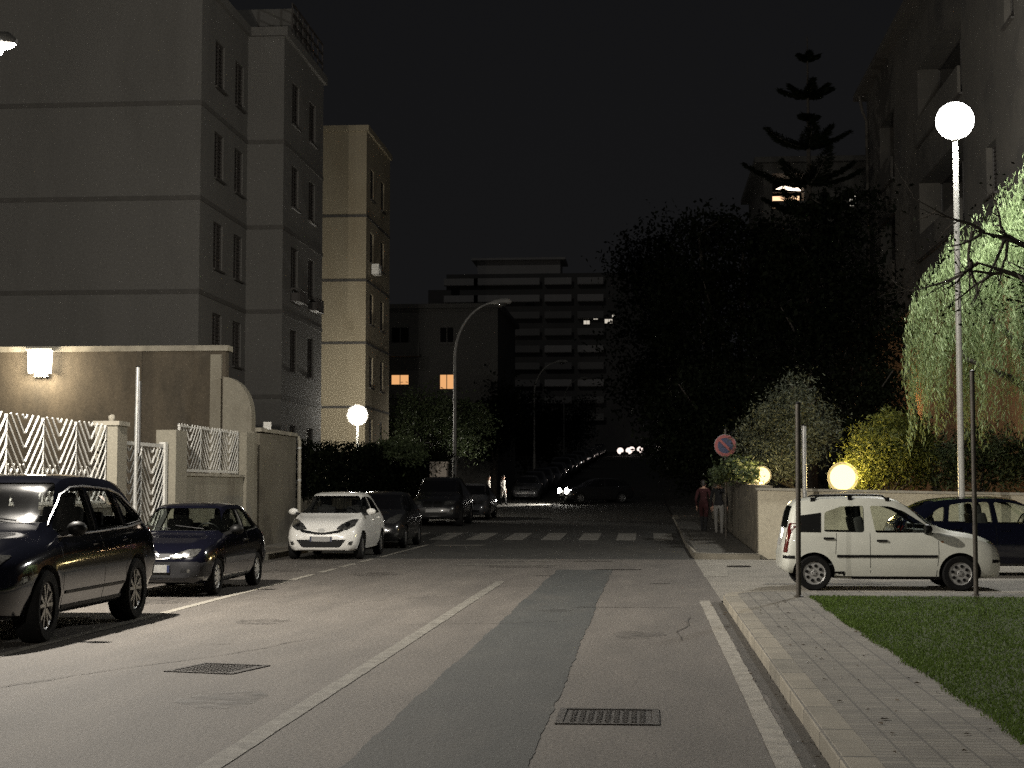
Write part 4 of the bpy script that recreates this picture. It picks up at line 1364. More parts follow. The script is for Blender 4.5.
# --- big grey block on the left, stepping out towards the street
B = thing("apartment_building", "large grey apartment block with string courses stepping out on the left, nearest the camera", "building", (-20, 56, 0))
def rel(p): return (p[0] - B.location.x, p[1] - B.location.y, p[2] - B.location.z)
H1 = 17.9
fl = [4.85, 7.9, 10.94, 14.04]
wz = [(2.0, 3.9)] + [(b + .98, b + 2.55) for b in fl[:-1]] + [(15.0, 16.6)]
m = MB()
facade(m, rel((-38, 50, 0)), X, -Y_, 23.7, H1, [])
opA = [(s, s + 1.15, a, b) for s in (1.65, 4.25) for a, b in wz]
facade(m, rel((-14.3, 50, 0)), Y_, X, 6.0, H1, opA)
facade(m, rel((-14.3, 56, 0)), X, -Y_, 1.33, H1, [])
opB = [(s, s + 1.15, a, b) for s in (1.35, 4.35) for a, b in wz]
facade(m, rel((-12.97, 56, 0)), Y_, X, 7.0, H1, opB)
facade(m, rel((-12.97, 63, 0)), -X, Y_, 25.03, H1, [])
facade(m, rel((-38, 63, 0)), -Y_, -X, 13, H1, [])
m.build("wall", M["plaster_grey"], B)
m = MB()
m.prism([(-38.2, 49.86), (-14.16, 49.86), (-14.16, 55.86), (-12.83, 55.86), (-12.83, 63.14), (-38.2, 63.14)], lambda u, v, d: rel((u, v, d)), H1 + .002, H1 + .32)
m.build("roof_slab", M["plaster_grey"], B)
bands(B, [rel((x, y, 0))[:2] for x, y in ((-38, 50), (-14.3, 50), (-14.3, 56), (-12.97, 56), (-12.97, 63))], fl)
for a in opA: window_part(B, rel((-14.3, 50, 0)), Y_, X, *a)
for a in opB: window_part(B, rel((-12.97, 56, 0)), Y_, X, *a)
for q in (opB[2], opB[7]):   # small rail boxes under two windows
    k = MB()
    y0 = 56 + q[0] - .1; y1 = 56 + q[1] + .1; z0 = q[2] - .1
    for z in (z0 - .35, z0 + .1):
        k.beam(rel((-12.62, y0, z)), rel((-12.62, y1, z)), .05, .05); k.beam(rel((-12.95, y0, z)), rel((-12.62, y0, z)), .05, .05); k.beam(rel((-12.95, y1, z)), rel((-12.62, y1, z)), .05, .05)
    for i in range(9): k.beam(rel((-12.62, y0 + (y1 - y0) * i / 8, z0 - .35)), rel((-12.62, y0 + (y1 - y0) * i / 8, z0 + .1)), .03, .03)
    k.box(rel((-12.79, (y0 + y1) / 2, z0 - .2)), (.28, y1 - y0 - .1, .3))
    k.build("planter_box", M["shutter"], B)
k = MB()
for z in (18.6, 19.0, 19.4): k.beam(rel((-12.92, 57, z)), rel((-12.92, 62.5, z)), .06, .06)
for i in range(7): k.beam(rel((-12.92, 57 + i * .92, 18.2)), rel((-12.92, 57 + i * .92, 19.4)), .05, .05)
k.build("roof_railing", M["shutter"], B)
k = MB(); k.box(rel((-14.6, 60.5, 19.0)), (2.6, 3.2, 1.6)); k.build("stair_house", M["plaster_grey"], B)

# --- warm tan block behind it
B = thing("apartment_building", "tan apartment block lit from below by the globe lamp, behind the grey block", "building", (-18, 80, 0))
H2 = 18.7
wz2 = [(b + 1.0, b + 2.5) for b in (2.4, 5.44, 8.5, 11.5, 14.6)]
gz = ground_z(78)
m = MB()
facade(m, rel((-27, 75, 0)), X, -Y_, 13.68, H2, [])
op = [(s, s + .95, a, b) for s in (1.1, 4.2) for a, b in wz2]
facade(m, rel((-13.32, 75, 0)), Y_, X, 7.0, H2, op)
facade(m, rel((-13.32, 82, 0)), -X, Y_, 13.68, H2, [])
facade(m, rel((-27, 82, 0)), -Y_, -X, 7, H2, [])
m.build("wall", M["plaster_tan"], B)
m = MB(); m.box(rel((-20.16, 78.5, H2 + .14)), (13.9, 7.2, .28)); m.build("roof_slab", M["plaster_tan"], B)
bands(B, [rel((x, y, 0))[:2] for x, y in ((-27, 75), (-13.32, 75), (-13.32, 82))], [5.44, 8.5, 11.5, 14.6], .12)
for a in op: window_part(B, rel((-13.32, 75, 0)), Y_, X, *a)
k = MB(); q = op[3]
k.box(rel((-13.08, 75 + q[0] + .5, q[2] - .3)), (.35, .8, .5)); k.lathe([(.16, 0), (.16, .03), (.001, .03)], 14, "x", c=rel((-12.91, 75 + q[0] + .5, q[2] - .3)))
k.build("air_conditioner", M["white_paint"], B)

# --- dark low block with two lit windows
B = thing("apartment_building", "dark apartment block with two warm lit windows beside the tan block", "building", (-14, 105, 0))
g = ground_z(104)
op = [(-16.95 + 17.8, -15.7 + 17.8, 8.1 - g, 9.15 - g), (-13.7 + 17.8, -12.7 + 17.8, 8.1 - g, 9.15 - g), (.85, 2.1, 11.2 - g, 12.3 - g), (4.1, 5.1, 11.2 - g, 12.3 - g), (.85, 2.1, 5.0 - g, 6.1 - g), (4.1, 5.1, 5.0 - g, 6.1 - g)]
m = MB()
B.location.z = g
facade(m, rel((-17.8, 105, g)), X, -Y_, 8.0, 13.5 - g, op)
facade(m, rel((-9.8, 105, g)), Y_, X, 14, 13.5 - g, [])
facade(m, rel((-9.8, 119, g)), -X, Y_, 8.0, 13.5 - g, [])
facade(m, rel((-17.8, 119, g)), -Y_, -X, 14, 13.5 - g, [])
m.build("wall", M["dark_wall"], B)
m = MB(); m.box(rel((-13.8, 112, 13.65)), (8.6, 14.6, .3)); m.build("roof_slab", M["dark_wall"], B)
for i, a in enumerate(op): window_part(B, rel((-17.8, 105, g)), X, -Y_, *a, kind="win_lit" if i < 2 else "dark_pane")
for z, s in ((10.35, 0), (7.6, 0.0)):
    m = MB(); m.box(rel((-16.4, 104.5, z)), (3.0, 1.0, .18)); m.box(rel((-16.4, 104.05, z + .45)), (3.0, .08, .7)); m.build("balcony", M["dark_wall"], B)

# --- long tower block closing the street on the hill
B = thing("apartment_building", "wide dark tower block with pale balcony parapets at the far end of the street", "building", (-22, 290, 0))
g = ground_z(290)
B.location.z = g
YD = 290
m = MB()
xL, xR = at(427, 0, YD)[0], at(700, 0, YD)[0]
zt = at(0, 272, YD)[2]
xM = at(446, 0, YD)[0]; zl = at(0, 287, YD)[2]
m.box(rel(((xM + xR) / 2, YD + 7, (g + zt) / 2)), (xR - xM, 14, zt - g)); m.box(rel(((xL + xM) / 2 - .01, YD + 7.5, (g + zl) / 2)), (xM - xL - .02, 13, zl - g))
m.build("wall", M["far_wall"], B)
x0, x1 = at(476, 0, YD)[0], at(560, 0, YD)[0]
zp = at(0, 257, YD)[2]
m = MB(); m.box(rel(((x0 + x1) / 2, YD + 6, (zt + zp) / 2)), (x1 - x0, 8, zp - zt)); m.box(rel(((x0 + x1) / 2, YD + 6, zp + .2)), (x1 - x0 + 2, 10, .4)); m.build("penthouse", M["far_parapet"], B)
for (pa, pb) in ((444, 478), (474, 540), (545, 572), (578, 604)):
    for lv in range(9):
        zz = zt - 2.0 - 3.1 * lv
        if zz < g + 3: continue
        if lv > 1 and (pa, pb) == (444, 478): continue
        xa, xb = at(pa, 0, YD)[0], at(pb, 0, YD)[0]
        m = MB(); m.box(rel(((xa + xb) / 2, YD - .8, zz + .5)), (xb - xa, .15, 1.2)); m.box(rel(((xa + xb) / 2, YD - .4, zz - .1)), (xb - xa, .8, .2))
        m.build("balcony", M["far_parapet"] if lv in (0, 1, 4, 6) and (lv < 2 or pa > 500) else M["far_mid"], B)
for i, (qx, qy, w, h, mt) in enumerate([(511, 344, .8, 1.5, "win_lit_pale"), (596, 317, .9, .9, "win_lit_pale"), (587, 322, 1.2, .8, "win_lit_pale"), (609, 321, 1.5, .9, "win_lit_pale"), (614, 316, .6, .6, "win_lit_pale"),
                                       (455, 290, 1.6, 1.5, "dark_pane"), (490, 300, 1.6, 1.5, "dark_pane"), (530, 300, 1.6, 1.5, "dark_pane"), (467, 330, 1.6, 1.5, "dark_pane")]):
    p = at(qx, qy, YD - .05)
    window_part(B, rel((p[0] - w / 2, YD - .05, p[2] - h / 2)), X, -Y_, 0, w, 0, h, .05, mt)

# --- right: pale block with loggias, its lower floors ochre
B = thing("apartment_building", "tall dim building with overhanging eaves behind the right street lamp", "building", (16, 60, 0))
g = 0.3
m = MB()
op = [(75.5 - 57.5 - 4, 75.5 - 50 - 3, 14.6, 17.6), (4, 8, 14.6, 17.6), (14.0, 22.5, 10.2, 13.2), (4, 8, 10.2, 13.2)]
opr = [(26.0, 27.4, 10.4, 12.0), (28.8, 30.0, 14.9, 16.6)]
facade(m, rel((10.4, 75.5, 8.6)), -Y_, -X, 31.5, 11.4, [(a, b, c - 8.6, d - 8.6) for a, b, c, d in op + opr], .9)
facade(m, rel((10.4, 44, 8.6)), X, -Y_, 22, 11.4, [(3, 4.3, 1.4, 3.0), (8, 9.3, 1.4, 3.0), (3, 4.3, 5.6, 7.2)], .3)
facade(m, rel((32.4, 44, 0)), Y_, X, 31.5, 20, [])
facade(m, rel((32.4, 75.5, 0)), -X, Y_, 22, 20, [])
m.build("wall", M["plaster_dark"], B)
m = MB()
ob = [(9.0, 10.2, 6.0, 8.0), (14, 15.2, 6.0, 8.0), (20.5, 21.8, 6.0, 8.0), (25, 26.2, 6.0, 8.0), (20.5, 21.8, 2.2, 4.2)]
facade(m, rel((10.4, 75.5, 0)), -Y_, -X, 31.5, 8.6, ob, .15)
facade(m, rel((10.4, 44, 0)), X, -Y_, 22, 8.6, [(1.2, 2.3, 5.6, 7.4)], .15)
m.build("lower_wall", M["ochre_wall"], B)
for a in ob: window_part(B, rel((10.4, 75.5, 0)), -Y_, -X, *a, depth=.14)
window_part(B, rel((10.4, 44, 0)), X, -Y_, 1.2, 2.3, 5.6, 7.4, depth=.14)
for a in op: window_part(B, rel((10.4, 75.5, 0)), -Y_, -X, *a, depth=.85, kind="dark_pane")
for a in opr: window_part(B, rel((10.4, 75.5, 0)), -Y_, -X, *a, depth=.25)
for a in ((3, 4.3, 1.4, 3.0), (8, 9.3, 1.4, 3.0), (3, 4.3, 5.6, 7.2)): window_part(B, rel((10.4, 44, 8.6)), X, -Y_, *a, depth=.28)
m = MB()
m.prism([(9.9, 43.0), (33.4, 43.0), (33.4, 76.5), (9.9, 76.5)], lambda u, v, d: rel((u, v, d)), 20.004, 20.28)
m.build("eaves", M["dark_coping"], B)
m = MB(); m.prism([(10.0, 20.284), (32.8, 20.284), (21.4, 23.5)], lambda u, v, d: rel((u, d, v)), 43.4, 76.1); m.build("roof", M["roof"], B)
m = MB(); m.tube([rel((10.0, 75.0, 19.9)), rel((10.1, 74.9, 19.2)), rel((10.3, 74.9, 18.7)), rel((10.32, 74.9, 1.0))], .07, 8); m.build("drainpipe", M["dark_coping"], B)
for a in op:
    yy0, yy1 = 75.5 - a[1], 75.5 - a[0]
    m = MB(); m.box(rel((10.3, (yy0 + yy1) / 2, a[2] + .45)), (.1, yy1 - yy0, .9)); m.build("loggia_parapet", M["plaster_dark"], B)

# --- right: block behind the trees with the lit top balcony
B = thing("apartment_building", "building mostly hidden by dark trees, with a glowing top balcony", "building", (11, 92, 0))
g = ground_z(92)
B.location.z = g
m = MB()
p0, p1 = at(777, 0, 90)[0], at(862, 0, 90)[0]
ztop = at(0, 164, 90)[2]
bx0, bx1, bz0, bz1 = at(775, 0, 90)[0], at(807, 0, 90)[0], at(0, 209, 90)[2], at(0, 174, 90)[2]
facade(m, rel((p0 - .6, 90, g)), X, -Y_, p1 - p0 + 2, ztop - g, [(bx0 - p0 + .6, bx1 - p0 + .6, bz0 - g, bz1 - g)], 1.6)
facade(m, rel((p0 - .6, 103, g)), -Y_, -X, 13, ztop - g, [])
m.build("wall", M["dark_wall"], B)
m = MB(); m.box(rel(((p0 + p1) / 2 + .4, 96.3, ztop + .15)), (p1 - p0 + 3, 13.6, .3)); m.build("roof_slab", M["dark_wall"], B)
w_ = bx1 - bx0
m = MB()
m.add([rel((bx0 + .02, 91.55, bz0 + .1)), rel((bx0 + w_ * .93, 91.55, bz0 + .1)), rel((bx0 + w_ * .93, 91.55, bz0 + .95)), rel((bx0 + .02, 91.55, bz0 + .95))], [(0, 1, 2, 3)])
m.build("french_window", M["balcony_lit"], B)
m = MB()
m.add([rel((bx0 + .3, 91.5, bz1 - .62)), rel((bx0 + w_ - .05, 91.5, bz1 - .75)), rel((bx0 + w_ - .02, 91.5, bz1 - .05)), rel((bx0 + w_ * .55, 91.5, bz1 - .3))], [(0, 1, 2, 3)])
m.build("ceiling_glow", M["balcony_hot"], B)  # upright glowing quad standing in for the lamplit ceiling
m = MB()
m.beam(rel((bx0, 89.96, bz0 + .9)), rel((bx1, 89.96, bz0 + .9)), .08, .08)
m.box(rel(((bx0 + bx1) / 2, 89.95, bz0 + .2)), (bx1 - bx0, .07, .4))
m.build("balcony_railing", M["dark_metal"], B)
q = at(856, 203, 90)
window_part(B, rel((q[0] - .25, 89.95, q[2] - .35)), X, -Y_, 0, .5, 0, .7, .05, "win_lit_pale")

# ------------------------------------------------------------------ walls, fence and gate on the left
WX = -9.85
B = thing("concrete_wall", "tall stained concrete wall with the bright wall lantern, behind the white fence", "wall", (-15, 40.2, 0))
m = MB()
m.box(rel((-20.72, 40.17, 2.55)), (20.0, .34, 5.1))
m.build("wall", M["concrete"], B)
m = MB(); m.box(rel((-20.72, 40.17, 5.17)), (20.16, .5, .14)); m.build("coping", M["coping"], B)
m = MB(); m.box(rel((-10.94, 39.93, 2.5)), (.28, .10, 5.0)); m.build("pilaster", M["concrete_pale"], B)
m = MB()
m.box(rel((-18.6, 39.9, 2.5)), (1.2, .16, 5.0)); m.box(rel((-12.95, 39.96, 3.9)), (.12, .06, 2.4))
m.build("downpipe_casing", M["concrete"], B)
# curved end wall
m = MB()
cur = [(-10.71, 0), (-10.71, 4.42)] + [(-10.71 + .74 * math.sin(a), 3.45 + .97 * math.cos(a)) for a in [PI / 2 * k / 9 for k in range(1, 9)]] + [(-9.96, 3.4), (-9.96, 3.05), (-9.90, 3.0), (-9.90, 0)]
m.prism(cur, lambda u, v, d: (u, d, v), 39.75, 40.15)
tag(m.build("curved_wall", M["concrete_pale"]), "pale wall end with a curved shoulder joining the tall concrete wall", "wall")
# street wall with lower section beyond
t = thing("street_wall", "stained low street wall between the curved wall end and the white drainpipe", "wall", (WX - .12, 42, 0))
B = t
m = MB(); m.prism([(40.16, 0), (44.4, 0), (44.4, 3.05), (42.2, 3.02), (40.16, 3.0)], lambda u, v, d: rel((d, u, v)), WX - .24, WX); m.build("wall", M["concrete_mid"], t)
m = MB(); m.box(rel((WX - .12, 42.28, 3.09)), (.34, 4.3, .1)); m.build("coping", M["coping"], t)
t = thing("drainpipe", "thin pale pipe standing at the end of the street wall", "pipe", (WX + .08, 44.5, 0))
m = MB(); m.tube([(0, 0, 0), (0, 0, 2.9), (-.05, 0, 3.05)], .05, 8); m.build("pipe", M["coping"], t)
for z in (.6, 1.8, 2.7):
    m = MB(); m.lathe([(.065, z), (.065, z + .05)], 10); m.build("bracket", M["galv"], t)
t = thing("floodlight", "small white floodlight on top of the low street wall", "floodlight", (WX - .06, 40.9, 3.15))
m = MB(); m.box((.08, -.05, .06), (.2, .16, .2), R(20)); m.build("housing", M["white_paint"], t)
m = MB(); m.tube([(0, 0, -.01), (0, .02, .06)], .025, 6); m.build("bracket", M["galv"], t)


def pillar(y, w, d, h, label, cap=True):
    t = thing("gate_pillar", label, "pillar", (WX - .05, y, 0))
    m = MB(); m.box((0, 0, h / 2), (w, d, h)); m.build("shaft", M["concrete_pale"], t)
    if cap:
        m = MB(); m.box((0, 0, h + .04), (w + .08, d + .08, .08)); m.build("cap", M["coping"], t)
    return t


P1 = pillar(28.95, .42, .55, 2.75, "pale square pillar between the white fence and the gate, topped by a small ball")
m = MB(); m.lathe([(.03, 2.79), (.04, 2.83), (.06, 2.87), (.065, 2.91), (.05, 2.95), (.001, 2.97)], 14); m.build("ball", M["coping"], P1, 60)
pillar(32.75, .42, .80, 2.80, "pale wide pillar just beyond the white gate, without a ball", False)
pillar(38.6, .42, .75, 2.95, "pale pillar at the far end of the short white fence panel", False)


def low_wall(y0, y1, h, label):
    t = thing("low_wall", label, "wall", (WX - .05, (y0 + y1) / 2, 0))
    m = MB(); m.box((0, 0, h / 2), (.26, y1 - y0, h)); m.build("wall", M["concrete_pale"], t)
    m = MB(); m.box((0, 0, h + .03), (.34, y1 - y0, .06)); m.build("coping", M["coping"], t)
    return t


low_wall(10, 28.66, 1.25, "low pale wall carrying the long white fence behind the black SUV")
low_wall(33.17, 38.2, 1.86, "low pale wall under the short white fence panel, beyond the gate")


def herring(m, y0, y1, z0, z1, pitch=.13, spine=True, dense=None, free=.05, x=0.0, r=.016):
    """one panel: spine bars at both ends and slats rising from the middle to the spines like a feather"""
    mid = (y0 + y1) / 2
    hw = (y1 - y0) / 2
    if spine: m.tube([(x, y1, z0), (x, y1, z1 + .03)], .028, 8)
    rise = hw * 0.95
    z = z0 - rise
    while z < z1:
        for s in (-1, 1):
            # from the spine (outer) down to the middle
            a = Vector((x, mid + s * hw, z + rise)); b = Vector((x, mid, z))
            # clip to z0..z1
            d = a - b
            t0 = max(0, (z0 - b.z) / d.z); t1 = min(1, (z1 + free - b.z) / d.z)
            if t1 > t0 + .03:
                pa, pb = b + d * t0, b + d * t1
                off = .012 * s
                m.tube([pa + Vector((off, 0, 0)), pb + Vector((off, 0, 0))], r, 5)
        z += pitch
    if dense:
        z = z0 - rise
        while z < z0 + dense:
            for s in (-1, 1):
                a = Vector((x - .04, mid, z + rise)); b = Vector((x - .04, mid + s * hw, z))
                d = a - b
                t0 = max(0, (z0 - b.z) / d.z); t1 = min(1, (z0 + dense - b.z) / d.z)
                if t1 > t0 + .03: m.tube([b + d * t0, b + d * t1], r, 5)
            z += pitch


t = thing("metal_fence", "long white herringbone metal fence on the low wall behind the black SUV", "fence", (WX - .05, 20, 0))
ys = [28.6 - 1.52 * k for k in range(11)]
for k in range(10):
    m = MB(); herring(m, ys[k + 1] - 20, ys[k] - 20, 1.36, 2.72, pitch=.23, dense=.62, r=.018); m.build("fence_panel", M["white_paint"], t, 60)
m = MB(); m.beam((0, ys[-1] - 20, 1.35), (0, ys[0] - 20, 1.35), .05, .05); m.build("bottom_rail", M["white_paint"], t)
t = thing("metal_fence", "short white fence panel with fanned slats beyond the gate", "fence", (WX - .05, 35.7, 0))
for k in range(3):
    m = MB(); herring(m, -2.45 + 1.62 * k, -2.45 + 1.62 * (k + 1), 2.0, 2.92, .2, r=.017); m.build("fence_panel", M["white_paint"], t, 60)
m = MB(); m.beam((0, -2.5, 1.98), (0, 2.45, 1.98), .05, .06); m.beam((0, -2.5, 2.92), (0, 2.45, 2.92), .03, .03); m.tube([(0, -2.45, 1.9), (0, -2.45, 2.95)], .028, 8); m.build("rail", M["white_paint"], t)
t = thing("metal_gate", "white metal gate of fanned slats between two pale pillars", "gate", (WX - .05, 30.75, 0))
m = MB()
m.beam((0, -1.48, .2), (0, 1.35, .2), .05, .07); m.beam((0, -1.48, 2.46), (0, 1.35, 2.46), .05, .07); m.beam((0, -1.48, .2), (0, -1.48, 2.46), .05, .06)
m.build("frame", M["white_paint"], t)
m = MB(); m.box((0, 1.43, 1.27), (.13, .16, 2.54)); m.build("gate_post", M["white_paint"], t)
for k in range(2):
    m = MB(); herring(m, -1.45 + 1.4 * k, -1.45 + 1.4 * (k + 1), .25, 2.40, .21, free=0, r=.02); m.build("gate_panel", M["white_paint"], t, 60)
m = MB(); m.beam((.05, 1.25, 1.05), (.05, 1.25, 1.25), .03, .05); m.build("handle", M["galv"], t)

# pale box by the lamp post and the dark garden wall with hedge
t = thing("utility_cabinet", "pale utility cabinet on the pavement beside the left lamp post", "cabinet", (-8.15, 62.5, ground_z(62.5) + KH))
m = MB(); m.box((0, 0, 1.06), (.66, .5, 2.12)); m.build("housing", M["bin_plastic"], t)
m = MB(); m.box((0, 0, 2.16), (.74, .58, .07)); m.build("lid", M["bin_plastic"], t)
m = MB(); m.box((-.22, -.262, 1.5), (.05, .02, .12)); m.build("latch", M["dark_metal"], t)
t = thing("garden_wall", "dark garden wall under the clipped hedge beyond the drainpipe", "wall", (WX - .12, 56, 0))
B = t
m = MB()
for a, b in ((44.7, 50), (50, 56), (56, 60.5), (60.5, 66)):
    g0, g1 = ground_z(a), ground_z(b)
    m.prism([(a, g0 - .3), (b, g1 - .3), (b, g1 + 1.3), (a, g0 + 1.3)], lambda u, v, d: rel((d, u, v)), WX - .24, WX)
m.build("wall", M["stone_wall"], t)

# ------------------------------------------------------------------ walls on the right
t = thing("garden_wall", "whitewashed garden wall behind the cream car, lit by the street lamp", "wall", (10, 36.7, 0))
B = t
m = MB(); m.prism([(2.50, 0), (30, 0), (30, 1.25), (14, 1.35), (6.5, 1.47), (2.50, 1.55)], lambda u, v, d: rel((u, d, v)), 36.6, 36.9); m.build("wall", M["white_wall"], t)
m = MB()
for x0, z0, x1, z1 in ((2.46, 1.55, 6.5, 1.47), (6.5, 1.47, 14, 1.35), (14, 1.35, 30, 1.25)): m.beam(rel((x0, 36.75, z0 + .03)), rel((x1, 36.75, z1 + .03)), .38, .055)
m.build("coping", M["coping"], t)
t = thing("garden_wall", "rough dark stone wall with ivy running up the street from the white wall", "wall", (2.7, 50, 0))
B = t
m = MB()
for a, b in ((36.92, 45), (45, 56), (56, 64)):
    g0, g1 = ground_z(a), ground_z(b)
    m.prism([(a, g0 - .3), (b, g1 - .3), (b, g1 + 1.75), (a, g0 + 1.65)], lambda u, v, d: rel((d, u, v)), 2.55, 2.85)
m.build("wall", M["stone_wall"], t)
# ------------------------------------------------------------------ lamps
def spot(parent, loc, power, col, size=160, blend=0.5, radius=0.12, rot=(0, 0, 0)):
    l = bpy.data.lights.new("street_light", "SPOT")
    l.energy = power; l.color = col; l.spot_size = R(size); l.spot_blend = blend; l.shadow_soft_size = radius
    o = bpy.data.objects.new("street_light", l)
    COL.objects.link(o); o.parent = parent; o.location = loc; o.rotation_euler = rot
    return o


def point(parent, loc, power, col, radius):
    l = bpy.data.lights.new("lamp_light", "POINT")
    l.energy = power; l.color = col; l.shadow_soft_size = radius; l.use_soft_falloff = False
    o = bpy.data.objects.new("lamp_light", l)
    COL.objects.link(o); o.parent = parent; o.location = loc
    return o


def arc_lamp(label, x, y, h, arm, lit=None, group=None, thick=.09):
    g = ground_z(y)
    t = thing("street_lamp", label, "street lamp", (x, y, g + (KH if x < -8.5 and y < 60 else 0)), 0, group)
    m = MB()
    m.tube([(0, 0, 0), (0, 0, 2.4)], [thick * 1.15, thick * 1.1], 12)
    pts = [(0, 0, 2.4)]
    rad = [thick * .85]
    hs = h - arm * 1.25
    for k in range(0, 11):
        a = PI / 2 * k / 10 * .93
        pts.append((arm * (1 - math.cos(a)), 0, hs + (h - hs) * math.sin(a)))
        rad.append(thick * (.7 - .25 * k / 10))
    m.tube(pts, rad, 12)
    m.lathe([(thick * 2.1, 0), (thick * 2.1, .03), (thick * 1.3, .05)], 12)
    m.build("pole", M["galv_dull"], t, 40)
    e = Vector(pts[-1])
    hd = MB()
    hd.tube([e + Vector((-.12, 0, -.02)), e + Vector((.05, 0, .01)), e + Vector((.3, 0, .03)), e + Vector((.6, 0, .03)), e + Vector((.72, 0, .01))], [.05, .10, .13, .12, .04], 12)
    hd.build("lamp_head", M["galv_dull"], t, 50)
    lens = MB()
    c = e + Vector((.34, 0, -.085))
    lens.lathe([(.001, -.11), (.10, -.09), (.17, -.04), (.19, 0.03)], 16, "z", c=c)
    lens.build("lens", M["lamp_street"] if lit else M["lamp_glass"], t, 60)
    if lit: point(t, c + Vector((0, 0, -.25)), lit, (1.0, .925, .81), .10)
    return t


L1 = arc_lamp("lit street lamp whose bright head shows at the left edge of the photo", -8.78 - 1.25, 20.0, 7.30, 1.25, lit=7500)
L0 = arc_lamp("unseen street lamp of the row, added behind the camera on the left pavement", -9.2, -9.0, 7.30, 1.25, lit=4500)  # added out of view to light the foreground road evenly
arc_lamp("tall unlit arched street lamp standing by the pale utility cabinet", -7.95, 66, 9.0, 1.85)
arc_lamp("second unlit arched street lamp up the hill, left of the two distant ones", -7.95, 113, 9.0, 1.85)
arc_lamp("farthest unlit arched street lamp up the hill on the left", -7.95, 154, 9.0, 1.85)


def globe_lamp(label, x, y, z0, z1, rad, mat, power, col, pole_mat="pole_light", thick=.06):
    t = thing("street_lamp", label, "street lamp", (x, y, z0))
    m = MB()
    m.tube([(0, 0, 0), (0, 0, z1 - z0 - rad)], [thick * 1.15, thick * .9], 12)
    m.lathe([(thick * 2, 0), (thick * 2, .04), (thick, .07)], 12)
    m.build("pole", M[pole_mat], t, 40)
    m = MB(); m.lathe([(thick * 1.2, -rad - .1), (thick * 2.2, -rad + .02), (thick * 2.0, -rad + .08)], 16, c=(0, 0, z1 - z0)); m.build("collar", M["galv"], t, 40)
    m = MB()
    prof = [(max(.001, rad * math.sin(PI * k / 14)), -rad * math.cos(PI * k / 14)) for k in range(15)]
    m.lathe(prof, 24, c=(0, 0, z1 - z0))
    gl = m.build("diffuser", M[mat], t, 60)
    m = MB()
    ro = rad * 1.22
    m.lathe([(max(.001, ro * math.sin(PI * k / 16)), -ro * math.cos(PI * k / 16)) for k in range(17)], 28, c=(0, 0, z1 - z0))
    m.build("globe", M["shell_" + mat], t, 60)  # outer shell added round the diffuser to soften it with a halo
    if power:
        o = point(t, (0, 0, z1 - z0), power, col, rad * 1.02)
    return t


globe_lamp("tall street lamp with a glaring white globe behind the blue car", 6.78, 35.4, 0.0, 9.65, .34, "lamp_white", 3800, (1.0, .98, .92), thick=.065)
globe_lamp("low white globe lamp on a post in front of the tan apartment block", -12.5, 68.5, 0.4, 4.75, .38, "lamp_white", 800, (1.0, .92, .76), thick=.05)
globe_lamp("smaller yellow globe lamp above the corner of the white garden wall", 2.9, 41, 0.0, 1.92, .20, "lamp_warm", 90, (1.0, .76, .36), "dark_metal", .03)
globe_lamp("larger yellow globe lamp glowing above the cream car, in front of the bright shrub", 4.75, 39.6, 0.0, 1.86, .31, "lamp_warm", 380, (1.0, .74, .30), "dark_metal", .03)
# warm lamp in the garden of the ochre house
globe_lamp("small warm garden lamp by the ochre ground floor, hidden among the trees", 9.3, 63.0, 0.0, 4.6, .15, "lamp_warm", 60, (1.0, .6, .3), "dark_metal", .03)
# wall lantern on the outbuilding
t = thing("wall_lantern", "bright rectangular wall lantern on the tall stained concrete wall", "lantern", (-15.5, 39.82, 4.75))
m = MB(); m.box((0, .06, 0), (.36, .10, .6)); m.build("back_plate", M["galv"], t)
m = MB(); m.prism([(-.30, .36), (.30, .36), (.27, -.22), (0.02, -.12), (-.02, -.12), (-.27, -.22)], lambda u, v, d: (u, d, v), -.16, 0.005); m.build("diffuser", M["lamp_wall"], t)
m = MB(); m.box((0, -.07, .39), (.70, .26, .05)); m.build("hood", M["galv"], t)
point(t, (0, -.45, -.1), 220, (1.0, .85, .62), .15)

# ------------------------------------------------------------------ posts and signs
def post(name, label, cat, x, y, z, h, r, mat, lean=0.0, cap=True):
    t = thing(name, label, cat, (x, y, z))
    m = MB(); m.tube([(0, 0, 0), (lean, 0, h)], r, 10); m.build("post", M[mat], t, 50)
    m = MB(); m.lathe([(r * 1.9, 0), (r * 1.9, .015), (r * 1.1, .03)], 12); m.build("base_collar", M[mat], t)
    if cap: m = MB(); m.lathe([(r * 1.08, h - .01), (r * 1.08, h + .012), (.001, h + .02)], 10, c=(lean, 0, 0)); m.build("cap", M["black_plastic"], t)
    return t


post("sign_post", "bare dark post on the corner of the pavement, in front of the cream car's tail", "post", 2.03, 22.0, KH, 2.62, .034, "pole_dark", .02)
post("sign_post", "bare dark post on the edge of the lawn, in front of the cream car's bonnet", "post", 4.50, 22.6, .12, 3.1, .033, "pole_dark")
post("sign_post", "slender pale post behind the cream car, beside the olive bush", "post", 3.5, 36.2, 0, 3.0, .05, "galv")
t = post("sign_post", "tall galvanised post in front of the white gate", "post", -9.2, 28.2, KH, 3.66, .035, "galv", .03)
m = MB(); m.tube([(.0, 0, 0), (.004, 0, 1.15)], .05, 12); m.build("sleeve", M["galv"], t)
m = MB(); m.box((.075, .0, 2.75), (.012, .09, 1.3)); m.build("sign_plate", M["sign_back"], t)

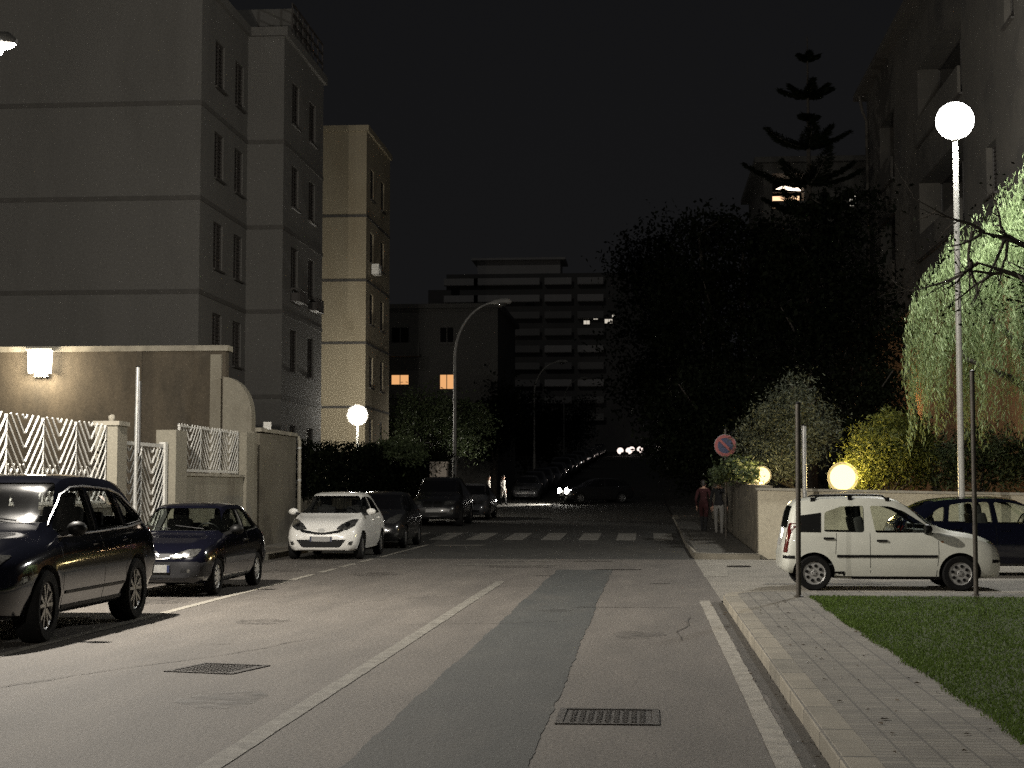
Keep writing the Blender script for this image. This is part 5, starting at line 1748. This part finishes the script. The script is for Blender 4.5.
t = thing("no_parking_sign", "round no-parking sign with red ring on blue, by the rough stone wall", "sign", (2.16, 44.6, KH), R(2))
m = MB(); m.tube([(0, .03, 0), (0, .03, 3.1)], .03, 10); m.build("post", M["pole_dark"], t)
zc = CAM_Z + (488 - 446) / 1600 * 44.6 - KH
m = MB(); m.lathe([(.001, .004), (.30, .004), (.30, -.008), (.001, -.008)], 32, "y", c=(0, 0, zc)); sg = m.build("sign_face", M["sign_blue"], t)
m = MB(); m.lathe([(.30, -.010), (.30, -.016), (.215, -.016), (.215, -.010)], 32, "y", c=(0, 0, zc), cap=False); m.build("red_ring", M["sign_red"], sg)
m = MB(); m.beam((-.16, -.013, zc + .16), (.16, -.013, zc - .16), .005, .07, up=(0, 0, 1)); m.build("red_stripe", M["sign_red"], sg)
m = MB(); m.lathe([(.001, .006), (.31, .006), (.31, .012), (.001, .012)], 32, "y", c=(0, 0, zc)); m.build("sign_back", M["sign_back"], t)

# ------------------------------------------------------------------ cars in the scene
def place(c, x, y, rz, z=None):
    g0 = ground_z(y)
    sl = math.atan((ground_z(y + 1.5) - ground_z(y - 1.5)) / 3.0)
    c.location = (x, y, g0 if z is None else z)
    # nose towards -Y means downhill
    c.rotation_euler = (0, math.sin(-rz) * sl if abs(math.sin(rz)) > .5 else 0, rz)
    return c


place(build_car("parked_suv", "black SUV parked at the left edge with five-spoke alloy wheels", SPEC["suv"], "paint_black", cat="car", glass="glass_tint"), -7.17, 17.75, R(-90))
place(build_car("parked_car", "small dark blue three-door hatchback with grey bumpers behind the black SUV", SPEC["three_door"], "paint_navy"), -7.2, 24.9, R(-90.5))
place(build_car("parked_car", "white hatchback facing the camera, parked by the low street wall", SPEC["supermini"], "paint_white", glass="glass_tint", head="lamp_dark"), -7.22, 37.1, R(-90))
place(build_car("parked_car", "cream white upright small car with black roof rails, seen from the side", SPEC["mini"], "paint_cream"), 3.80, 26.2, R(0.5)).scale = (.955, .955, .955)
place(build_car("parked_car", "dark blue hatchback parked between the cream car and the white garden wall", SPEC["family_hatch"], "paint_blue"), 6.55, 30.6, R(2))

lo_hatch = build_car("parked_car", "black hatchback close behind the white hatchback", SPEC["supermini"], "paint_dark", detail=False)
place(lo_hatch, -7.25, 43.8, R(-90))
lo_suv = build_car("parked_suv", "dark SUV parked with its pale number plate facing the pedestrian crossing", SPEC["suv"], "paint_dark", detail=False)
place(lo_suv, -7.55, 58.6, R(-90))
lo_fam = build_car("parked_car", "grey hatchback parked next up the street from the dark SUV", SPEC["family_hatch"], "paint_grey", detail=False)
place(lo_fam, -7.2, 66.0, R(-90))
rnd = random.Random(4)
y = 97.0
k = 0
while y < 262:
    src = (lo_hatch, lo_fam, lo_fam, lo_suv)[rnd.randrange(4)]
    c = copy_tree(src)
    c.name = "parked_car"
    c["label"] = "dark parked car in the row climbing the left kerb, nose downhill" if y < 118 else "far parked car with painted headlamp glints in the row climbing the hill"
    c["category"] = "car"
    c["group"] = "cars parked up the left kerb" if y < 118 else "far cars with glinting headlamps up the hill"
    place(c, -7.2 + rnd.uniform(-.12, .12), y, R(-90) + R(rnd.uniform(-1, 1)))
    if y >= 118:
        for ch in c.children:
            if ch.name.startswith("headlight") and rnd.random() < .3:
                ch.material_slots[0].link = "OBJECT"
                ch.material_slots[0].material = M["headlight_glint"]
    y += rnd.uniform(5.6, 7.6)
    k += 1

# the car turning out across the street, lights on
c = build_car("turning_car", "dark car turning across the street with its headlights on", SPEC["family_hatch"], "paint_dark", detail=False, head="headlight_on")
place(c, -2.95, 92.0, R(204))
for s_ in (.56, -.56):
    m = MB(); m.lathe([(.001, .06), (.15, .05), (.20, 0)], 16, "x", c=(2.0, s_, .70)); m.build("headlight", M["headlight_on"], c)  # extra glowing discs, oversized to imitate the headlights' glare
l = spot(c, (2.15, .0, .62), 2600, (1.0, .93, .80), 85, .6, .05, (0, R(-83), 0))  # one spot lamp serves as the beam of both headlights
for nm, lab, x, yy, rz in (("oncoming_car", "nearer of the two cars with headlights coming down the hill", -3.4, 236, R(-86)), ("oncoming_car", "farther car with headlights coming down the hill, just behind the nearer one", -1.7, 247, R(-90)),
                           ("oncoming_car", "distant car showing one white light at the right, on top of the hill", .35, 268, R(-60))):
    d = copy_tree(c); d.name = nm; d["label"] = lab; d["category"] = "car"
    for ch in list(d.children):
        if ch.type == "LIGHT": bpy.data.objects.remove(ch)
    for ch in list(d.children):
        if ch.name.startswith("headlight") and len(ch.data.polygons) < 60: bpy.data.objects.remove(ch)
    for s_ in ((.62, -.62) if yy < 260 else (.5,)):
        m = MB(); m.lathe([(.001, .07), (.4, .05), (.48, 0)], 16, "x", c=(2.02, s_, .74)); m.build("headlight", M["headlight_glare_far"], d)  # large emissive discs stand in for the bloom of distant headlights
    place(d, x, yy, rz)

# ------------------------------------------------------------------ people
def person(label, loc, rz, top, legs, top_low=0.93, height=1.7, stride=0.2, group=None, hair_long=False, arm_fwd=0.12):
    J, E, RAD = [], [], []

    def j(p, r, parent=None):
        J.append(p); RAD.append(r if isinstance(r, tuple) else (r, r))
        if parent is not None: E.append((parent, len(J) - 1))
        return len(J) - 1
    pel = j((0, 0, .96), (.135, .10))
    sp = j((0, 0, 1.10), (.125, .095), pel)
    ch = j((0, .005, 1.28), (.15, .11), sp)
    up = j((0, .01, 1.40), (.12, .085), ch)
    nk = j((0, 0, 1.475), .052, up)
    hd = j((0, -.015, 1.55), (.066, .075), nk)
    h2 = j((0, -.02, 1.62), (.074, .09), hd)
    h3 = j((0, -.012, 1.68), (.058, .072), h2)
    for s in (-1, 1):
        j((s * .076, 0, 1.585), .016, h2)                  # ear
        f = s * stride
        hip = j((s * .095, 0, .90), (.095, .095), pel)
        kn = j((s * .10, -f * .55 - .02, .50), (.062, .065), hip)
        an = j((s * .10, -f * .9 + .02, .10), (.042, .045), kn)
        he = j((s * .10, -f * .9 - .03, .05), (.042, .045), an)
        j((s * .115, -f * .9 - .16, .035), (.04, .03), he)
        shd = j((s * .175, .01, 1.40), .066, up)
        el = j((s * .235, .03 + f * .35, 1.12), .046, shd)
        wr = j((s * .24, -.06 + f * .6 - arm_fwd * .3, .90), .031, el)
        pm = j((s * .24, -.075 + f * .66 - arm_fwd * .33, .83), (.022, .038), wr)
        for q, ln in ((-.03, .062), (-.01, .075), (.010, .072), (.03, .055)):
            k1 = j((s * .236, -.085 + f * .68 + q - arm_fwd * .33, .785), .0095, pm)
            j((s * .225, -.085 + f * .68 + q * 1.05 - arm_fwd * .33, .785 - ln), .008, k1)
        th = j((s * .225, -.12 + f * .65 - arm_fwd * .33, .83), .0105, wr)
        j((s * .215, -.135 + f * .66 - arm_fwd * .33, .79), .009, th)
    j((0, -.115, 1.585), .014, h2)                           # nose
    me = bpy.data.meshes.new("person_skeleton")
    me.from_pydata(J, E, [])
    ob = bpy.data.objects.new("person_work", me)
    COL.objects.link(ob)
    md = ob.modifiers.new("skin", "SKIN")
    md.use_smooth_shade = True
    for i, r in enumerate(RAD): me.skin_vertices[0].data[i].radius = r
    me.skin_vertices[0].data[0].use_root = True
    sd = ob.modifiers.new("sub", "SUBSURF"); sd.levels = 2; sd.render_levels = 2
    bpy.context.view_layer.update()
    dg = bpy.context.evaluated_depsgraph_get()
    out = bpy.data.meshes.new_from_object(ob.evaluated_get(dg))
    bpy.data.objects.remove(ob)
    k = height / 1.735
    mats = [M["skin"], M[top], M[legs], M["shoe"]]
    body = tag(link_mesh("person", out, mats), label, "person", group)
    for p in out.polygons:
        c = p.center
        arm = abs(c.x) > .205 and c.z < 1.2
        if arm: mi = 0 if c.z < .885 else 1
        elif c.z > 1.455: mi = 0
        elif c.z > top_low: mi = 1
        elif c.z > .085: mi = 2
        else: mi = 3
        p.material_index = mi
        p.use_smooth = True
    body.location = loc; body.rotation_euler = (0, 0, rz); body.scale = (k, k, k)
    m = MB()
    n1, n2 = 9, 18
    vs, fs = [], []
    for a in range(n1):
        t = PI * .62 * a / (n1 - 1)
        for b in range(n2):
            ph = 2 * PI * b / n2
            back = .5 - .5 * math.sin(-ph)
            zz = 1.645 + .098 * math.cos(t) * (1 if t < PI / 2 else (1 + (2.2 if hair_long else .6) * back))
            vs.append((.086 * math.sin(t) * math.cos(ph), .012 + .098 * math.sin(t) * math.sin(ph) * (1 if math.sin(ph) > 0 else .82), zz + (0.03 if math.sin(ph) < -.2 and t > 1.2 else 0)))
    for a in range(n1 - 1):
        for b in range(n2): fs.append((a * n2 + b, a * n2 + (b + 1) % n2, (a + 1) * n2 + (b + 1) % n2, (a + 1) * n2 + b))
    m.add(vs, fs)
    m.build("hair", M["hair"], body, 80, True)
    return body


person("pedestrian in a dark red coat standing on the pavement by the stone wall", (1.72, 49.4, KH + ground_z(49.4)), R(160), "cloth_red", "cloth_dark", .55, 1.64, .17, hair_long=True)
person("pedestrian in white trousers and a dark jacket beside the one in dark red", (2.12, 48.0, KH + ground_z(48)), R(172), "cloth_dark", "cloth_white", .93, 1.68, .2)
person("pedestrian in a long pale coat caught in the headlights, by the left row of cars", (-8.05, 89.6, ground_z(89.6)), R(60), "cloth_pale", "cloth_dark", .42, 1.68, .12)
person("second pedestrian in pale top, dimmer and left of the one in the long coat", (-8.9, 90.0, ground_z(90)), R(80), "cloth_pale", "cloth_dark", .70, 1.66, .14)

# ------------------------------------------------------------------ vegetation
def leaf_object(name, pts, dirs, length, width, mat, parent=None, seed=0, jitter=1.0):
    """many small diamond leaves: centre, long direction (or None for random)"""
    rg = np.random.default_rng(seed)
    n = len(pts)
    d = rg.normal(size=(n, 3)) * jitter
    if dirs is not None: d = dirs + d
    d /= np.linalg.norm(d, axis=1)[:, None] + 1e-9
    r = rg.normal(size=(n, 3))
    s = np.cross(d, r); s /= np.linalg.norm(s, axis=1)[:, None] + 1e-9
    ln = (length * (0.6 + 0.8 * rg.random(n)))[:, None]
    wd = (width * (0.6 + 0.8 * rg.random(n)))[:, None]
    v = np.empty((n, 4, 3), np.float32)
    v[:, 0] = pts - d * ln / 2
    v[:, 1] = pts + s * wd / 2 - d * ln * .05
    v[:, 2] = pts + d * ln / 2
    v[:, 3] = pts - s * wd / 2 - d * ln * .05
    me = bpy.data.meshes.new(name)
    me.vertices.add(4 * n); me.loops.add(4 * n); me.polygons.add(n)
    me.vertices.foreach_set("co", v.reshape(-1))
    me.loops.foreach_set("vertex_index", np.arange(4 * n, dtype=np.int32))
    me.polygons.foreach_set("loop_start", np.arange(0, 4 * n, 4, dtype=np.int32))
    me.polygons.foreach_set("loop_total", np.full(n, 4, np.int32))
    me.update(calc_edges=True)
    return link_mesh(name, me, M[mat], parent)


def crown_points(rg, blobs, n, clump=.28, per=26):
    """leaf clumps through the volume of ellipsoid blobs (centre, radii)"""
    vol = np.array([b[1][0] * b[1][1] * b[1][2] for b in blobs]); vol = vol ** .75; vol /= vol.sum()
    out = []
    for b, f in zip(blobs, vol):
        k = max(3, int(n * f / per))
        d = rg.normal(size=(k, 3)); d /= np.linalg.norm(d, axis=1)[:, None]
        rr = rg.random(k) ** (1 / 2.2)
        c = d * rr[:, None] * np.array(b[1]) + np.array(b[0])
        size = clump * (.5 + rg.random(k))
        p = np.repeat(c, per, 0) + rg.normal(size=(k * per, 3)) * np.repeat(size, per)[:, None] * np.array([1, 1, .65])
        out.append(p)
    return np.concatenate(out)


def tree(label, base, blobs, n, leaf, mat, name="tree", trunk=.2, clump=.3, seed=1, wide=.5, group=None, cat="tree"):
    t = thing(name, label, cat, base, 0, group)
    rg = np.random.default_rng(seed)
    rel_b = [(tuple(np.array(c) - np.array(base)), r) for c, r in blobs]
    p = crown_points(rg, rel_b, n, clump)
    leaf_object("crown", p, None, leaf, leaf * wide, mat, t, seed)
    m = MB()
    ctr = np.mean([b[0] for b in rel_b], axis=0)
    low = min(b[0][2] - b[1][2] for b in rel_b)
    fork = Vector((ctr[0] * .25, ctr[1] * .25, max(.5, low * .9)))
    m.tube([(0, 0, -.15), fork * .5 + Vector((.05, .03, 0)), fork], [trunk * 1.25, trunk, trunk * .8], 9)
    for b in rel_b:
        c = Vector(b[0])
        mid = (fork + c) / 2 + Vector(rg.normal(size=3) * .25)
        m.tube([fork, mid, c, c + Vector((rg.normal() * b[1][0] * .4, rg.normal() * b[1][1] * .4, b[1][2] * .6))], [trunk * .55, trunk * .35, trunk * .2, .02], 6)
    m.build("trunk", M["bark"], t, 60)
    return t


def blob_at(px, py, Y, rx, rz, ry=None):
    c = at(px, py, Y)
    s = Y / 1600.0
    return (c, (rx * s, (ry if ry else rx * s), rz * s))


# dark mass of big trees right of the street
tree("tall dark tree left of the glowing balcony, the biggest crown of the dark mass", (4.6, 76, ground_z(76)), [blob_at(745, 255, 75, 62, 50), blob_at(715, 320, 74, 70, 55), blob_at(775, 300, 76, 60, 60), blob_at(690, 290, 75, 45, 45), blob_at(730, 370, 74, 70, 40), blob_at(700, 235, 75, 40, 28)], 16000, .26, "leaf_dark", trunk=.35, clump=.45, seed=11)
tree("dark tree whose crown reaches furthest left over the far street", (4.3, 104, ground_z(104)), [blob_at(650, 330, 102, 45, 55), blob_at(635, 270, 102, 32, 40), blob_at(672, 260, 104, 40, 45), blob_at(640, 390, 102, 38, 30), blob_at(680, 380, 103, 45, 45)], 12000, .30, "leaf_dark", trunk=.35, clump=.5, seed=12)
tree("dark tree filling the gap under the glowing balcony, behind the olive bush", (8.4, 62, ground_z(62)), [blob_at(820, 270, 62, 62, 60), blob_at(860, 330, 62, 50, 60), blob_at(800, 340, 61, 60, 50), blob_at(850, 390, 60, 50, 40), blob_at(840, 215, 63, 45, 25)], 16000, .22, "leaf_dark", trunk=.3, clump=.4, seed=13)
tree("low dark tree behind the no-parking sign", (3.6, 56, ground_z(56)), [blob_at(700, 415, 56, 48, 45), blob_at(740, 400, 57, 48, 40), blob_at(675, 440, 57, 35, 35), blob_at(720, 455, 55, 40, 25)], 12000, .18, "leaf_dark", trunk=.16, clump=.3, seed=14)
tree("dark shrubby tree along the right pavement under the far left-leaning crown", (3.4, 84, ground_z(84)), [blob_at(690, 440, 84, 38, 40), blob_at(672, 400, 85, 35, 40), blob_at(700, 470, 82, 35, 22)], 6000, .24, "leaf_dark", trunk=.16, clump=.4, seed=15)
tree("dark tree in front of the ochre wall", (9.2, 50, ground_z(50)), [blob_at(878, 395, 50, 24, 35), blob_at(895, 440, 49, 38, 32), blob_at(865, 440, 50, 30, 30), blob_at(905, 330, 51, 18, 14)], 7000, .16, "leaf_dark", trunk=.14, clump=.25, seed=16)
tree("grey-green olive bush between the no-parking sign and the pale post", (3.9, 43.5, 0), [blob_at(790, 425, 43, 34, 38), blob_at(765, 440, 43, 28, 30), blob_at(812, 430, 43, 26, 34), blob_at(795, 392, 43.5, 18, 16), blob_at(780, 462, 42.5, 34, 18)], 17000, .10, "leaf_olive", name="olive_bush", trunk=.09, clump=.17, seed=17, wide=.28, cat="bush")
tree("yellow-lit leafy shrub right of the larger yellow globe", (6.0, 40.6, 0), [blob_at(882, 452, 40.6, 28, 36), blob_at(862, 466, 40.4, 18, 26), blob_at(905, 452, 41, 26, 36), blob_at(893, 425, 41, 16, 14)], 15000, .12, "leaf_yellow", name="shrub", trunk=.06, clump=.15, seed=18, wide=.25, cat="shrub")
tree("dim bush spilling over the white garden wall right of the yellow-lit shrub", (8.4, 41.5, 0), [blob_at(940, 462, 41.5, 34, 28), blob_at(985, 455, 42, 36, 32), blob_at(1020, 462, 42, 30, 28)], 8000, .14, "leaf_mid", name="bush", trunk=.08, clump=.18, seed=19, wide=.35, cat="bush")
tree("ivy spilling over the stone wall beside the small yellow globe lamp", (2.75, 43.5, 0.8), [blob_at(742, 466, 42, 14, 9, .7), blob_at(728, 470, 44, 12, 9, .8), blob_at(750, 474, 40.5, 10, 5, .5), blob_at(720, 476, 47, 10, 7, .9)], 2600, .13, "leaf_mid", name="ivy", trunk=.03, clump=.12, seed=20, cat="ivy")
# left side
tree("dense hedge clump lit white by the low globe lamp", (-10.6, 58, ground_z(58)), [blob_at(392, 446, 58, 18, 10), blob_at(372, 452, 58, 16, 8), blob_at(410, 452, 59, 18, 14)], 3500, .13, "leaf_mid", name="bush", trunk=.05, clump=.16, seed=21, cat="bush")
hd = thing("hedge", "long dark clipped hedge above the dark garden wall", "hedge", (-9.9, 55, 0))
rg = np.random.default_rng(31)
nn = 15000
hy = rg.random(nn) * 20 + 45.2
p = np.stack([-9.85 + rg.normal(size=nn) * .22 - hd.location.x, hy - 55, np.interp(hy, [45, 65], [1.25, 1.6]) + rg.random(nn) * (1.55 + .2 * np.sin(hy * 1.7))], 1)
leaf_object("foliage", p, None, .14, .07, "leaf_dark", hd, 31)
m = MB()
for k in range(14): m.tube([(0.02, -9 + k * 1.4, 0), (.06, -9 + k * 1.4 + .1, 2.5)], .03, 5)
m.build("stem", M["bark"], hd)
tree("dark rounded tree overhanging the hedge, left of the arched lamp post", (-9.6, 64, ground_z(64)), [blob_at(415, 470, 63, 34, 30), blob_at(400, 482, 62, 30, 20), blob_at(432, 455, 64, 20, 18)], 6000, .15, "leaf_dark", trunk=.1, clump=.22, seed=22)
tree("dim leafy tree under the two lit windows", (-12.5, 88, ground_z(88)), [blob_at(425, 412, 88, 34, 28), blob_at(402, 425, 86, 20, 26), blob_at(445, 430, 88, 26, 30), blob_at(470, 425, 90, 26, 34)], 8000, .2, "leaf_mid", trunk=.15, clump=.35, seed=23)
for i, (a, b, Yt, s1, s2, lb) in enumerate([(497, 420, 104, 30, 48, "dark street tree right of the arched lamp post, nearest of the row"), (528, 430, 128, 26, 42, "second dark street tree of the row on the left pavement"), (552, 432, 160, 20, 30, "third dark street tree of the row on the left pavement"), (578, 425, 200, 20, 26, "farthest dark street tree on the left pavement")]):
    bx = at(a - 3, 0, Yt)[0]
    tree(lb, (bx, Yt, ground_z(Yt)), [blob_at(a, b, Yt, s1, s2 * .7), blob_at(a - s1 * .4, b + 14, Yt, s1 * .8, s2 * .6), blob_at(a + s1 * .3, b - 18, Yt, s1 * .6, s2 * .5)], 4500, .3, "leaf_dark", trunk=.18, clump=.5, seed=40 + i, group="street trees on the left pavement")

# pepper tree: hanging strands
pt = thing("pepper_tree", "drooping pepper tree lit bright by the globe street lamp at the right edge", "tree", (9.75, 38.4, 0))
rg = np.random.default_rng(50)
m = MB()
m.tube([(0, 0, -.1), (.15, .05, 1.4), (-.1, 0, 2.6), (-.3, 0, 3.4)], [.34, .27, .24, .2], 10)
tops = [(-2.0, -.3, 5.9, 1.5, 1.3), (-.9, -.7, 6.5, 1.6, 1.4), (.3, .2, 7.6, 1.8, 1.4), (1.4, -.4, 6.9, 1.8, 1.4), (-1.1, .8, 7.2, 1.4, 1.2), (2.6, .2, 5.9, 1.6, 1.3), (-2.35, -.5, 4.6, 1.15, .9), (.2, -1.3, 5.6, 1.5, 1.0), (-.2, .3, 8.4, 1.1, .9)]
P_, D_ = [], []
for x, yy, z, rr, rz in tops:
    m.tube([(-.3, 0, 3.4), (x * .5, yy * .5, 3.4 + (z - 3.4) * .6), (x, yy, z), (x * 1.12, yy * 1.12, z + rz * .5)], [.13, .09, .05, .015], 7)
    ns = int(135 * rr)
    cl = [(rg.random() * 2 * PI, math.sqrt(rg.random())) for q in range(int(13 * rr))]
    for s in range(ns):
        th, q = cl[rg.integers(len(cl))]
        sx, sy = x + rr * q * math.cos(th) + rg.normal() * .13, yy + rr * q * math.sin(th) + rg.normal() * .13
        sz = z + rz * (1 - q * q) * .9 + rg.normal() * .15
        ln = 1.0 + 2.6 * rg.random()
        ln = min(ln * .85, sz - 2.7 + .6 * rg.random())
        k = int(max(ln, .3) * 20)
        t = np.arange(k) / 20.0
        out = np.array([math.cos(th), math.sin(th)]) * .35
        bow = 1 - np.exp(-t * 1.6)
        xs = sx + out[0] * bow + rg.normal(size=k) * .035
        ys_ = sy + out[1] * bow + rg.normal(size=k) * .035
        zs_ = sz - t + .18 * bow
        P_.append(np.stack([xs, ys_, zs_], 1))
        sgn = np.where(np.arange(k) % 2 == 0, 1, -1)
        D_.append(np.stack([sgn * math.sin(th) * .42, -sgn * math.cos(th) * .42, -np.full(k, 1.0)], 1))
P_, D_ = np.concatenate(P_), np.concatenate(D_)
leaf_object("crown", P_, D_, .15, .024, "leaf_pepper", pt, 51, .2)
m.build("trunk", M["bark"], pt, 60)

# bare tree at the right edge, its limbs crossing in front of the lamp post
bt = thing("bare_tree", "dark near-bare tree whose limbs reach in from the right edge over the lawn", "tree", (6.9, 19.2, .13))
m = MB()
rg = np.random.default_rng(60)
tw = []


def limb(p, d, length, r, depth):
    pts, rad = [Vector(p)], [r]
    d = Vector(d).normalized()
    k = 6
    for i in range(k):
        d = (d + Vector(rg.normal(size=3)) * .16 + Vector((0, 0, .03))).normalized()
        pts.append(pts[-1] + d * length / k)
        rad.append(r * (1 - .75 * (i + 1) / k))
        if depth > 0 and i >= 1 and rg.random() < .8:
            dd = (d + Vector(rg.normal(size=3)) * .65).normalized()
            limb(pts[-1], dd, length * (.35 + .25 * rg.random()), rad[-1] * .65, depth - 1)
    m.tube(pts, rad, 6 if r > .02 else 4)
    if depth <= 0: tw.append(np.array(pts[-1]))


m.tube([(0, 0, -.1), (.05, .02, 1.5), (-.05, .05, 3.2), (0, 0, 5.0), (.1, 0, 7.5)], [.2, .16, .14, .11, .05], 10)
for main in ([(0, .05, 3.75), (-.7, .1, 3.95), (-1.5, .12, 4.12), (-2.1, .1, 4.22), (-2.6, .08, 4.42), (-3.0, .05, 4.52)],
             [(0, .02, 3.4), (-.6, -.1, 3.52), (-1.2, -.15, 3.62), (-1.9, -.2, 3.86), (-2.3, -.22, 3.84), (-2.7, -.25, 3.98), (-3.05, -.25, 4.1)]):
    mp = [Vector(q) for q in main]
    m.tube(mp, [.11 - .1 * i / (len(mp) - 1) for i in range(len(mp))], 8)
    for i in range(1, len(mp)):
        for q in range(3):
            limb(mp[i] + Vector((rg.normal() * .08, 0, 0)), (-.6 + rg.normal() * .5, rg.normal() * .5, rg.normal() * .8), .45 + .5 * rg.random(), .022, 1)
limb((0, 0, 5.2), (-1, .1, .55), 2.4, .06, 3)
limb((.05, 0, 6.2), (-1, .0, .5), 2.6, .045, 3)
limb((.08, 0, 7.0), (-.8, .2, .5), 2.2, .04, 3)
limb((0, 0, 4.6), (-.8, -.7, .4), 2.2, .06, 2)
limb((0, 0, 5.6), (1, .3, .5), 2.4, .06, 2)
m.build("trunk", M["bark"], bt, 60)
tw = np.array(tw)
sel = tw[rg.random(len(tw)) < .6]
pts = np.repeat(sel, 9, 0) + rg.normal(size=(len(sel) * 9, 3)) * .11
leaf_object("foliage", pts, None, .055, .028, "leaf_dark", bt, 61)

# Norfolk pine
npx = thing("norfolk_pine", "tall Norfolk pine with separate tiers of branches against the sky", "tree", (at(812, 0, 70)[0], 70, ground_z(70)))
zb = ground_z(70)
ztip = at(0, 36, 70)[2] - zb
m = MB(); m.tube([(0, 0, 0), (0, 0, ztip * .5), (0, 0, ztip)], [.26, .16, .02], 9)
rg = np.random.default_rng(70)
PP, DD = [], []
tiers = [(57, 11), (92, 30), (118, 9), (140, 52), (176, 60), (208, 60), (245, 62)]
for py, wpx in tiers:
    z0 = at(0, py, 70)[2] - zb
    ln = wpx * 70 / 1600
    nb = 7 if wpx > 20 else 5
    off = rg.random() * 6
    for k in range(nb):
        a = off + 2 * PI * k / nb
        a += rg.normal() * .18
        ln = wpx * 70 / 1600 * (.72 + .4 * rg.random())
        d = np.array([math.cos(a), math.sin(a), .06 * rg.normal()])
        t = np.linspace(0.06, 1, 46)
        rise = (.10 * ln * t + .24 * ln * t ** 2.5)
        line = d[None] * (ln * t)[:, None] + np.stack([0 * t, 0 * t, z0 - ln * .16 + rise], 1)
        m.tube([Vector((0, 0, z0 - ln * .16))] + [Vector(q) for q in line[::9]], [.05, .045, .04, .035, .03, .02, .01][:len(line[::9]) + 1], 5)
        sd_ = np.array([-math.sin(a), math.cos(a), 0])
        for q in range(16):
            w = (rg.random(len(t)) - .5) * 2 * .38 * ln * .5 * np.sin(PI * np.clip(t * .85 + .12, 0, 1))
            PP.append(line + sd_[None] * w[:, None] + rg.normal(size=(len(t), 3)) * .04)
            DD.append(d[None] * .8 + sd_[None] * np.sign(w)[:, None] * .8 + np.array([[0, 0, .25]]))
leaf_object("foliage", np.concatenate(PP), np.concatenate(DD), .26, .05, "leaf_dark", npx, 71, .25)
m.build("trunk", M["bark"], npx, 60)

# ------------------------------------------------------------------ night sky and render settings
w = bpy.data.worlds.new("World")
scene.world = w
w.use_nodes = True
nt = w.node_tree
for n_ in list(nt.nodes): nt.nodes.remove(n_)
out = nt.nodes.new("ShaderNodeOutputWorld")
sky = nt.nodes.new("ShaderNodeTexSky")
sky.sky_type = "NISHITA"
sky.sun_disc = False
sky.sun_elevation = R(-6)
sky.sun_rotation = R(200)
b1 = nt.nodes.new("ShaderNodeBackground"); b1.inputs["Strength"].default_value = 0.05
nt.links.new(sky.outputs[0], b1.inputs[0])
tc = nt.nodes.new("ShaderNodeTexCoord")
sp = nt.nodes.new("ShaderNodeSeparateXYZ")
nt.links.new(tc.outputs["Generated"], sp.inputs[0])
rp = nt.nodes.new("ShaderNodeValToRGB")
rp.color_ramp.elements[0].position = 0.0; rp.color_ramp.elements[0].color = (.0082, .0081, .0084, 1)
rp.color_ramp.elements[1].position = 0.5; rp.color_ramp.elements[1].color = (.0058, .0059, .0068, 1)
nt.links.new(sp.outputs["Z"], rp.inputs[0])
b2 = nt.nodes.new("ShaderNodeBackground"); b2.inputs["Strength"].default_value = 1.0
nt.links.new(rp.outputs[0], b2.inputs[0])
ad = nt.nodes.new("ShaderNodeAddShader")
nt.links.new(b1.outputs[0], ad.inputs[0]); nt.links.new(b2.outputs[0], ad.inputs[1])
nt.links.new(ad.outputs[0], out.inputs[0])

ml = bpy.data.lights.new("fill_sun", "SUN")
ml.energy = 0.055; ml.angle = R(0.5); ml.color = (1.0, 0.97, 0.92)  # weak sun lamp added to make the distant parapets show
mo = bpy.data.objects.new("fill_sun", ml)
COL.objects.link(mo)
mo.rotation_euler = (R(52), 0, R(-28))

scene.view_settings.view_transform = "Standard"
scene.view_settings.look = "None"
scene.view_settings.exposure = 0
scene.view_settings.gamma = 1
scene.render.engine = "CYCLES"
cy = scene.cycles
cy.use_denoising = False
cy.max_bounces = 6
cy.diffuse_bounces = 3
cy.glossy_bounces = 3
cy.transmission_bounces = 4
cy.transparent_max_bounces = 16
cy.sample_clamp_indirect = 2.0
cy.sample_clamp_direct = 0
cy.caustics_reflective = False
cy.caustics_refractive = False
